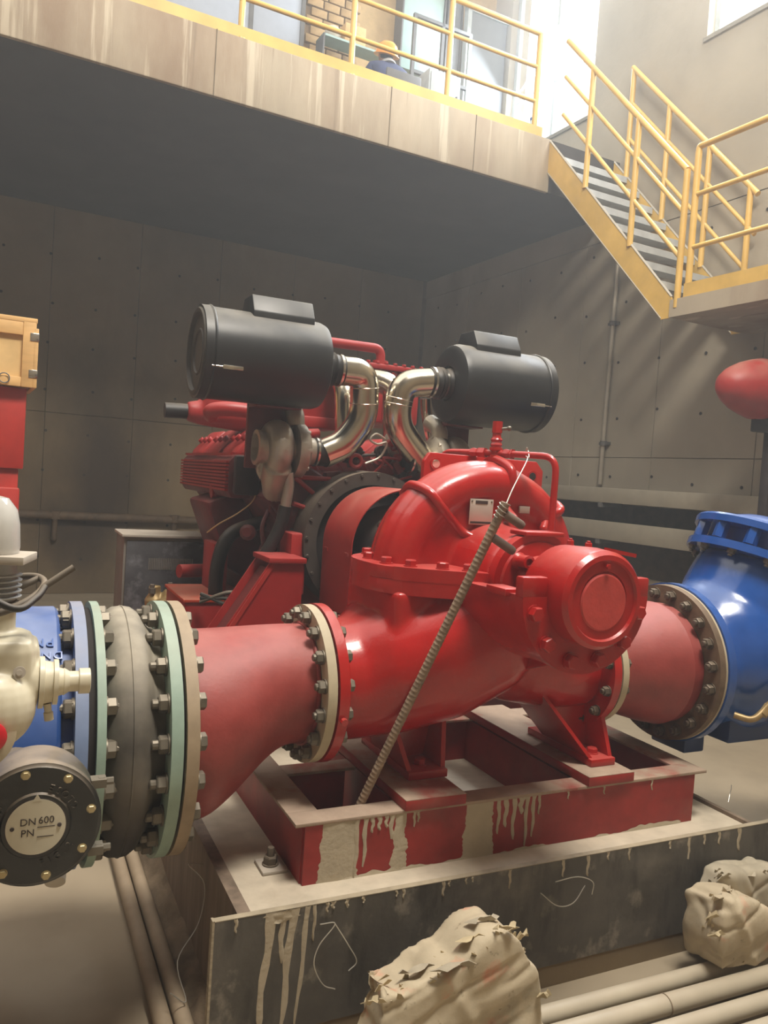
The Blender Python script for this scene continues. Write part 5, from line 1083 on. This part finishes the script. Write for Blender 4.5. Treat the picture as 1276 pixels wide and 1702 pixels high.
# coupling and its guard
q = thing('shaft_coupling', 'dark shaft coupling inside the red guard', 'coupling', (AX, 3.35, AZ - 0.2))
b = NB(); lathe(b, (AX, 3.17, AZ), (0, 1, 0), [(0, 0.06), (0.05, 0.06), (0.06, 0.17), (0.12, 0.2), (0.2, 0.2), (0.26, 0.2), (0.3, 0.16), (0.45, 0.16)], 40); obj('hub', b, DARKM, q, 30)
ring_bolts(q, hexmesh('cpl', 0.016, 0.03, DARKSTEEL), (AX, 3.24, AZ), (0, -1, 0), 0.17, 8, 0)
t = thing('coupling_guard', 'red sheet metal arched guard over the shaft coupling', 'guard', (AX, 3.35, 0.65))
g0, g1, gr, gz = 3.20, 3.55, 0.275, 1.13
b = NB(); A = []; B = []
prof = [(AX - gr, gz)] + [(AX + gr * math.cos(PI - PI * k / 28), AZ + 0.01 + gr * math.sin(PI - PI * k / 28)) for k in range(29)] + [(AX + gr, gz)]
for y in (g0, g1):
    A.append([b.verts.new((x, y, z)) for x, z in prof]); B.append([b.verts.new((AX + (x - AX) * 0.985, y, AZ + (z - AZ) * 0.985 if z > AZ else z)) for x, z in prof])
n = len(prof)
for k in range(n - 1):
    b.faces.new((A[0][k], A[0][k + 1], A[1][k + 1], A[1][k])); b.faces.new((B[0][k], B[1][k], B[1][k + 1], B[0][k + 1]))
    for j in (0, 1): b.faces.new((A[j][k], B[j][k], B[j][k + 1], A[j][k + 1]))
for k in (0, n - 1): b.faces.new((A[0][k], A[1][k], B[1][k], B[0][k]))
obj('arched_sheet', b, REDG, t, 50)
for y in (g0 + 0.05, g1 - 0.05):
    b = NB(); bx(b, AX - gr - 0.004, AX - gr + 0.001, y - 0.02, y + 0.02, AZ - 0.03, AZ - 0.015); obj('hinge_tab', b, REDG, t)
    for s in (-1, 1):
        b = NB(); bx(b, AX + s * gr - 0.02, AX + s * gr + 0.02, y - 0.02, y + 0.02, 0.65, gz, 0.003); obj('leg', b, REDG, t)

# engine skid with sloped brackets
t = thing('engine_skid', 'red engine mounting brackets and columns beside the black control box', 'engine mount', (AX, 4.3, 0.65))
for s in (-1, 1):
    X = (lambda v: v) if s < 0 else (lambda v: 2 * AX - v)
    for y in (3.46, 3.68):
        b = NB(); prism(b, [(X(1.09), y, 1.335), (X(1.25), y, 1.335), (X(1.25), y, 0.66), (X(0.70), y, 0.66), (X(0.70), y, 0.72)], (0, 0.012, 0)); obj('bracket_plate', b, REDE, t)
    b = NB(); prism(b, [(X(1.11), 3.472, 1.30), (X(1.13), 3.472, 1.29), (X(0.74), 3.472, 0.67), (X(0.71), 3.472, 0.68)], (0, 0.208, 0)); obj('sloped_web', b, DARKR, t)
    b = NB(); bx(b, min(X(1.08), X(1.26)), max(X(1.08), X(1.26)), 3.44, 3.71, 1.335, 1.36, 0.004); obj('bracket_top', b, REDE, t)
    b = NB(); prism(b, [(X(1.098), 3.452, 1.337), (X(1.115), 3.452, 1.33), (X(0.72), 3.452, 0.69), (X(0.70), 3.452, 0.70)], (0, 0.03, 0)); obj('bracket_flange', b, REDG, t)
    b = NB(); bx(b, min(X(1.02), X(1.10)), max(X(1.02), X(1.10)), 4.25, 4.5, 0.66, 1.34, 0.006); obj('column', b, REDE, t)
    b = NB(); bx(b, min(X(1.10), X(1.38)), max(X(1.10), X(1.38)), 3.75, 5.5, 0.66, 0.98, 0.006); obj('side_rail', b, REDE, t)
b = NB(); bx(b, 0.80, 0.98, 3.85, 4.35, 0.66, 1.09, 0.004); obj('channel_stub', b, REDE, t)
b = NB(); bx(b, 0.79, 0.99, 3.84, 4.36, 1.09, 1.105, 0.003); obj('channel_top', b, ORANGE, t)
b = NB(); cyl(b, (0.93, 4.7, 1.13), (1.1, 4.75, 1.13), 0.04, None, 18); obj('fuel_canister', b, REDE, t)
b = NB(); bx(b, 0.5, 0.78, 4.2, 4.68, 0.66, 0.74, 0.006); obj('tray_rail', b, REDE, t)
# control box
t = thing('control_box', 'dented black and grey control box with louvre slots', 'control box', (0.9, 5.15, 0.74))
b = NB(); bx(b, 0.65, 1.15, 5.0, 5.35, 0.74, 1.30, 0.006); obj('case', b, BOXG, t)
b = NB(); bx(b, 0.665, 1.145, 4.988, 5.0, 0.75, 1.275, 0.003); ff = obj('front_panel', b, BOXD, t)
for k in range(26):
    x = 0.8 + 0.0105 * k; b = NB(); bx(b, x, x + 0.006, 4.984, 4.99, 1.10, 1.17); obj('louvre', b, BOXG, ff)
b = NB(); bx(b, 0.635, 1.165, 4.97, 5.36, 1.298, 1.315, 0.003); obj('lid', b, GREYPLATE, t)
b = NB(); bx(b, 0.71, 1.2, 4.72, 5.5, PZ + 0.006, 0.74, 0.006); solid('control_box_stand', b, DARKR, 'dark red steel stand under the control box', 'stand')
t = thing('fuel_lift_pump', 'dirty brass lift pump in front of the control box', 'pump', (0.83, 4.6, 0.84))
b = NB(); lathe(b, (0.78, 4.6, 0.86), (0, 0, 1), [(0, 0.06), (0.05, 0.07), (0.08, 0.05), (0.12, 0.055), (0.16, 0.03), (0.2, 0.035)], 20); lathe(b, (0.87, 4.58, 0.84), (0, 0, 1), [(0, 0.07), (0.06, 0.08), (0.1, 0.06), (0.14, 0.07), (0.2, 0.04)], 20); ball(b, (0.82, 4.52, 0.95), (0.06, 0.05, 0.05)); obj('pump_body', fuse(b, 0.008, 3), BRASS, t, 60)
for x, z in ((0.76, 1.02), (0.86, 1.03), (0.9, 0.98)):
    b = NB(); lathe(b, (x, 4.57, z), (0, 0, 1), [(0, 0.02), (0.03, 0.02), (0.031, 0.014), (0.05, 0.014)], 6); obj('union_nut', b, DARKRUB, t)
b = NB(); bx(b, 0.7, 0.97, 4.45, 4.7, 0.74, 0.85, 0.004); solid('pump_bracket', b, DARKR, 'red bracket carrying the brass lift pump', 'bracket')
b = NB(); bx(b, 1.145, 1.2, 4.7, 4.9, 1.2, 1.36, 0.004); obj('junction_box', b, DARKM, EN)
# ------------------------------------------------------------------ rebar, wires, pipes, sacks, tank
def rebar(a, c, r):
    a = Vector(a); c = Vector(c); L = (c - a).length; q = NB(); prof = []; n = int(L / 0.016)
    for k in range(n):
        z = k * 0.016; prof += [(z, r), (z + 0.0095, r), (z + 0.0115, r * 1.055), (z + 0.0145, r * 1.055)]
    prof.append((L, r)); lathe(q, a, c - a, prof, 14); return q
t = thing('rebar_rod', 'ribbed steel bar leaning against the front of the pump', 'steel bar', (1.155, 2.35, 0.5))
ra, rb2 = Vector((1.078, 2.453, 0.47)), Vector((1.42, 2.10, 1.70))
obj('bar', rebar(ra, rb2, 0.0145), REBAR, t, 50)
ud = (rb2 - ra).normalized()
for off, L_ in ((0.03, 0.075), (0.115, 0.085)):
    p0 = rb2 - ud * off; v = Vector((0.82, -0.25, -0.5)).normalized(); q = NB(); lathe(q, p0 + v * 0.012, v, [(0, 0.0145), (L_ - 0.008, 0.0145), (L_, 0.011)], 12); obj('stub', q, PEG, t)
q = NB(); tube(q, smoothpath([(1.42, 2.10, 1.69), (1.50, 2.18, 1.75), (1.66, 2.34, 1.85), (1.745, 2.47, 1.872), (1.752, 2.478, 1.902), (1.757, 2.472, 1.885), (1.71, 2.4, 1.862)]), 0.0022, 6); obj('tie_wire', q, WIRE, t)
q = NB()
for k in range(4):
    p0 = rb2 - ud * (0.01 + 0.014 * k); d_, u_, v_ = frame_of(ud); tube(q, [p0 + (u_ * math.cos(a) + v_ * math.sin(a)) * 0.0175 + ud * 0.012 * a / 6 for a in [2 * PI * j / 16 for j in range(17)]], 0.0015, 5)
o_ = obj('wire_wrap', q, WIRE, t); o_['kind'] = 'stuff'
# loose tie wires on the formwork
def wire(pts, lb, r=0.0018):
    q = NB(); tube(q, smoothpath(pts, 6), r, 6); solid('tie_wire', q, WIRE, lb, 'wire', group='loose tie wires')
Yw = FY - 0.012
wire([(0.905, Yw, 0.40), (0.945, Yw - 0.02, 0.405), (0.90, Yw - 0.015, 0.345), (0.885, Yw - 0.02, 0.29), (0.92, Yw - 0.015, 0.22), (0.965, Yw - 0.006, 0.19)], 'long bent tie wire hanging on the left of the black board')
wire([(0.945, Yw - 0.02, 0.405), (0.99, Yw - 0.03, 0.335), (1.02, Yw - 0.03, 0.28), (0.995, Yw - 0.03, 0.255)], 'hooked tie wire beside the long bent wire on the black board')
wire([(1.72, Yw, 0.36), (1.78, Yw - 0.02, 0.315), (1.84, Yw - 0.03, 0.32), (1.9, Yw - 0.015, 0.365)], 'curved tie wire in the middle of the black board')
wire([(1.78, Yw, 0.39), (1.86, Yw - 0.02, 0.405), (1.93, Yw - 0.02, 0.375), (1.93, Yw - 0.02, 0.33)], 'short hooked tie wire near the top of the black board')
wire([(0.655, 2.62, 0.40), (0.60, 2.6, 0.42), (0.645, 2.55, 0.37), (0.62, 2.5, 0.27), (0.55, 2.46, 0.18), (0.575, 2.42, 0.07), (0.52, 2.4, 0.12)], 'zigzag tie wire sticking out of the left side board')
wire([(2.77, 2.30, 0.50), (2.80, 2.32, 0.53), (2.84, 2.35, 0.525), (2.9, 2.4, 0.52)], 'short tie wire at the right corner of the plinth')
# floor conduits in front
for k, (y, r_, lb) in enumerate(((1.995, 0.03, 'pale conduit pipe lying nearest the black board'), (1.90, 0.033, 'second pale conduit pipe in front of the black board'), (1.80, 0.03, 'third pale conduit pipe in the front right corner'), (1.70, 0.03, 'nearest pale conduit pipe in the front right corner'))):
    t = thing('conduit_pipe', lb, 'pipe', (2.6, y, 0), group='pale conduits on the floor')
    q = NB(); cyl(q, (0.75 + 0.1 * k, y, 0.0305 + r_), (4.5, y - 0.05, 0.0305 + r_), r_, None, 18); obj('pipe_run', q, PVC, t)
    if k in (1,):
        q = NB(); lathe(q, (2.05, y - 0.017, 0.0305 + r_), (1, 0, 0), [(0, r_ + 0.0005), (0, r_ + 0.003), (0.003, r_ + 0.003), (0.003, r_ + 0.0005)], 18, False); obj('coupling_seam', q, CONDUITF, t)
    for x in (1.2, 3.9):
        q = NB(); bx(q, x, x + 0.05, y - 0.03, y + 0.03, 0.0, 0.031); obj('spacer', q, CONDUITF, t)
# floor conduits left of the plinth
for x, r_, lb in ((0.505, 0.028, 'dusty conduit on the floor left of the plinth, outer one'), (0.565, 0.028, 'dusty conduit on the floor left of the plinth, inner one')):
    q = NB(); cyl(q, (x, 1.2, r_), (x - 0.01, 6.0, r_), r_, None, 16); solid('floor_conduit', q, CONDUITF, lb, 'pipe', group='conduits left of the plinth')
q = NB()
nx_, ny_ = 8, 90; vs = []
for j in range(ny_ + 1):
    row = []
    for i in range(nx_ + 1):
        x = 0.585 + 0.075 * i / nx_; y = 2.2 + 3.5 * j / ny_; h = 0.0 if i in (0,) else 0.01 + 0.05 * (i / nx_) + 0.03 * mnoise.noise(Vector((x * 30, y * 12, 0)))
        row.append(q.verts.new((x, y, max(0.001, h))))
    vs.append(row)
for j in range(ny_):
    for i in range(nx_): q.faces.new((vs[j][i], vs[j][i + 1], vs[j + 1][i + 1], vs[j + 1][i]))
o_ = solid('loose_dirt', q, DIRT, 'loose crumbled dirt along the foot of the plinth', 'dirt', kind='stuff')
# torn paper sacks bundled over the conduits
def sack(name, label, outline, y0, depth, seed, flaps, tilt=0.0):
    """outline in X-Z; a crumpled, creased body with depth, torn fringe along the top"""
    t = thing(name, label, 'paper sack', (sum(p[0] for p in outline) / len(outline), y0, min(p[1] for p in outline)), group='torn paper sacks')
    random.seed(seed); q = NB(); prism(q, [(x, y0 + tilt * z, z) for x, z in outline], (0, depth, 0))
    q = fuse(q, 0.009, 6); q.normal_update(); mv = []
    cxm = sum(p[0] for p in outline) / len(outline); czm = sum(p[1] for p in outline) / len(outline)
    for v in q.verts:
        p = v.co; n1 = mnoise.noise(Vector((p.x * 5 + seed, p.y * 5, p.z * 5)))
        f1 = max(0, 1 - abs(mnoise.noise(Vector((p.x * 7 + p.z * 3, p.y * 4 + seed, p.z * 1.5)))) * 4.5)       # long sharp creases running down the paper
        f2 = max(0, 1 - abs(mnoise.noise(Vector((p.x * 5 - p.z * 11, p.y * 8, p.z * 6 + seed)))) * 5.5)
        bulge = 0.035 * max(0, 1 - ((p.x - cxm) / 0.22) ** 2) * max(0, 1 - ((p.z - czm) / 0.22) ** 2)
        mv.append((v, v.normal * (0.03 * n1 + 0.014 * f1 - 0.012 * f2 + bulge - 0.015)))
    for v, d_ in mv: v.co += d_
    bmesh.ops.smooth_vert(q, verts=q.verts, factor=0.4, use_axis_x=True, use_axis_y=True, use_axis_z=True)
    zmin = min(p[1] for p in outline)
    for v in q.verts: v.co.z = max(v.co.z, zmin)
    bd = obj('sack_body', q, SACK, t, 75)
    q = NB()                                                        # frayed fringe along the torn edge
    for (xa, za), (xb, zb) in zip(outline[1:-3], outline[2:-2]):
        for j in range(int(8 * math.hypot(xb - xa, zb - za) / 0.1)):
            f = random.random(); x = xa + (xb - xa) * f; z = za + (zb - za) * f; y = y0 + tilt * z + random.uniform(0, depth * 0.5); w = random.uniform(0.005, 0.013); h = random.uniform(0.004, 0.014); d_ = random.uniform(-0.02, 0.02)
            vv_ = [q.verts.new((x - w, y, z - 0.012)), q.verts.new((x + w, y + d_ * 0.4, z - 0.012)), q.verts.new((x + w * 0.6 + d_, y - abs(d_), z + h * 0.7)), q.verts.new((x - w * 0.3 + d_, y - abs(d_) * 0.7, z + h))]
            q.faces.new(vv_)
    r_ = bmesh.ops.extrude_face_region(q, geom=q.faces[:]); bmesh.ops.translate(q, vec=(0, 0.0025, 0), verts=[e for e in r_['geom'] if isinstance(e, bmesh.types.BMVert)])
    o_ = obj('torn_fringe', q, SACKIN, t, 28); o_['kind'] = 'stuff'
    for k, (x, z, w, h, a, mt) in enumerate(flaps):
        q = NB(); n = 6; pts = []
        for i in range(n + 1):
            f = i / n; pts.append([(x + (f - 0.5) * w, -0.01 * math.sin(f * 5 + k), z + 0.006 * math.sin(f * 9 + k)), (x + (f - 0.5) * w * 0.85 + a * h, -0.02 + 0.012 * math.sin(f * 7 + k), z + h * 0.6 * (0.75 + 0.25 * math.sin(i * 2.3 + k)))])
        V_ = [[q.verts.new((p[0], y0 + tilt * p[2] + p[1] + depth * 0.2 * (k % 3), p[2])) for p in pr] for pr in pts]
        for i in range(n): q.faces.new((V_[i][0], V_[i + 1][0], V_[i + 1][1], V_[i][1]))
        r_ = bmesh.ops.extrude_face_region(q, geom=q.faces[:]); bmesh.ops.translate(q, vec=(0, 0.004, 0), verts=[e for e in r_['geom'] if isinstance(e, bmesh.types.BMVert)])
        obj('torn_flap', q, mt, t, 28)
    return t

sack('paper_sack', 'large torn crumpled paper sack in front of the black board', [(0.97, 0.095), (0.985, 0.33), (1.01, 0.345), (1.06, 0.315), (1.24, 0.37), (1.31, 0.42), (1.37, 0.445), (1.45, 0.40), (1.51, 0.30), (1.57, 0.095)], 1.86, 0.16, 3,
     [(0.945, 0.33, 0.05, 0.035, 0.0, SACKIN), (1.0, 0.30, 0.04, 0.03, 0.5, SACK), (1.12, 0.345, 0.12, 0.025, 0.2, SACKGR), (1.2, 0.375, 0.14, 0.025, 0.4, SACKGR), (1.28, 0.42, 0.09, 0.035, 0.3, SACKIN), (1.335, 0.45, 0.1, 0.035, 0.2, SACKGR), (1.38, 0.455, 0.08, 0.03, -0.2, SACKIN), (1.455, 0.39, 0.03, 0.05, 0.2, SACKIN), (1.48, 0.32, 0.03, 0.04, 0.1, SACK), (1.52, 0.22, 0.03, 0.04, 0.3, SACKIN)], 0.05)
sack('paper_sack', 'smaller torn paper sack with pink patches lying on the conduits at right', [(2.33, 0.095), (2.315, 0.2), (2.32, 0.32), (2.36, 0.345), (2.42, 0.34), (2.5, 0.32), (2.62, 0.22), (2.7, 0.13), (2.68, 0.095)], 1.89, 0.17, 8,
     [(2.25, 0.31, 0.04, 0.05, 0.1, SACKIN), (2.315, 0.35, 0.06, 0.035, 0.1, SACK), (2.40, 0.345, 0.05, 0.04, 0.1, SACK), (2.27, 0.25, 0.05, 0.03, 0.4, SACKIN), (2.44, 0.11, 0.05, 0.025, 0.5, SACKIN)], 0.05)
sack('paper_sack', 'flat grey paper sack lying behind the pink patched one', [(2.42, 0.095), (2.42, 0.29), (2.48, 0.35), (2.9, 0.31), (2.95, 0.2), (2.95, 0.095)], 2.06, 0.09, 12, [(2.6, 0.33, 0.1, 0.02, 0.2, SACKGR)], 0.0)
for o_ in [o for o in bpy.data.objects if o.get('label', '').startswith('flat grey paper sack')]:
    for c_ in o_.children: c_.data.materials[0] = SACKGR
# red horizontal tank under the landing
t = thing('red_tank', 'red horizontal tank on a dark post under the stair landing', 'tank', (5.4, 4.5, 0))
q = NB(); lathe(q, (4.96, 4.5, 2.66), (1, 0, 0), [(0, 0), (0.006, 0.06), (0.03, 0.1), (0.1, 0.15), (0.2, 0.195), (0.3, 0.225), (0.36, 0.235), (0.95, 0.235)], 44); obj('tank_shell', q, TANKR, t)
q = NB(); lathe(q, (5.32, 4.5, 2.66), (1, 0, 0), [(0, 0.236), (0.01, 0.241), (0.02, 0.236)], 44, False); obj('weld_seam', q, TANKR, t)
q = NB(); bx(q, 5.42, 5.68, 4.4, 4.6, 2.33, 2.5, 0.01); obj('saddle', q, DARKM, t)
q = NB(); bx(q, 5.51, 5.59, 4.46, 4.54, 0.0, 2.36, 0.005); obj('post', q, DARKM, t)
q = NB(); bx(q, 5.42, 5.68, 4.36, 4.64, 0.0, 0.015, 0.003); obj('base_plate', q, DARKM, t)
# white rags left on the engine behind the lifting plate
for x, lb in ((2.02, 'crumpled white rag on the engine behind the lifting plate'), (2.17, 'second crumpled white rag beside the first on the engine')):
    q = NB(); ball(q, (x, 3.66, 1.845), (0.075, 0.06, 0.045), 18, 12)
    for v in q.verts: v.co += Vector((0, 0, 0.02)) * mnoise.noise(v.co * 22) + v.normal * 0.012 * mnoise.noise(v.co * 40)
    solid('white_rag', q, WHITEC, lb, 'rag', group='white rags')
q = NB(); bx(q, 1.93, 2.27, 3.58, 3.76, 1.74, 1.803, 0.01); obj('engine_shelf', q, DARKR, EN)
# ------------------------------------------------------------------ hazy air in the hall
HZ = bpy.data.materials.new('hazy_air'); HZ.use_nodes = True
_n = HZ.node_tree.nodes; _n.remove(_n['Principled BSDF']); _v = _n.new('ShaderNodeVolumeScatter')
_v.inputs['Color'].default_value = (0.96, 0.98, 1.0, 1); _v.inputs['Density'].default_value = 0.013; _v.inputs['Anisotropy'].default_value = 0.35
HZ.node_tree.links.new(_v.outputs[0], _n['Material Output'].inputs['Volume'])
q = NB(); bx(q, -5.9, XW - 0.02, -3.9, YB - 0.05, 0.02, 8.95)
o = obj('haze', q, HZ, None, bld=True); tag(o, 'thin bright haze hanging in the hall air', 'haze', kind='stuff')
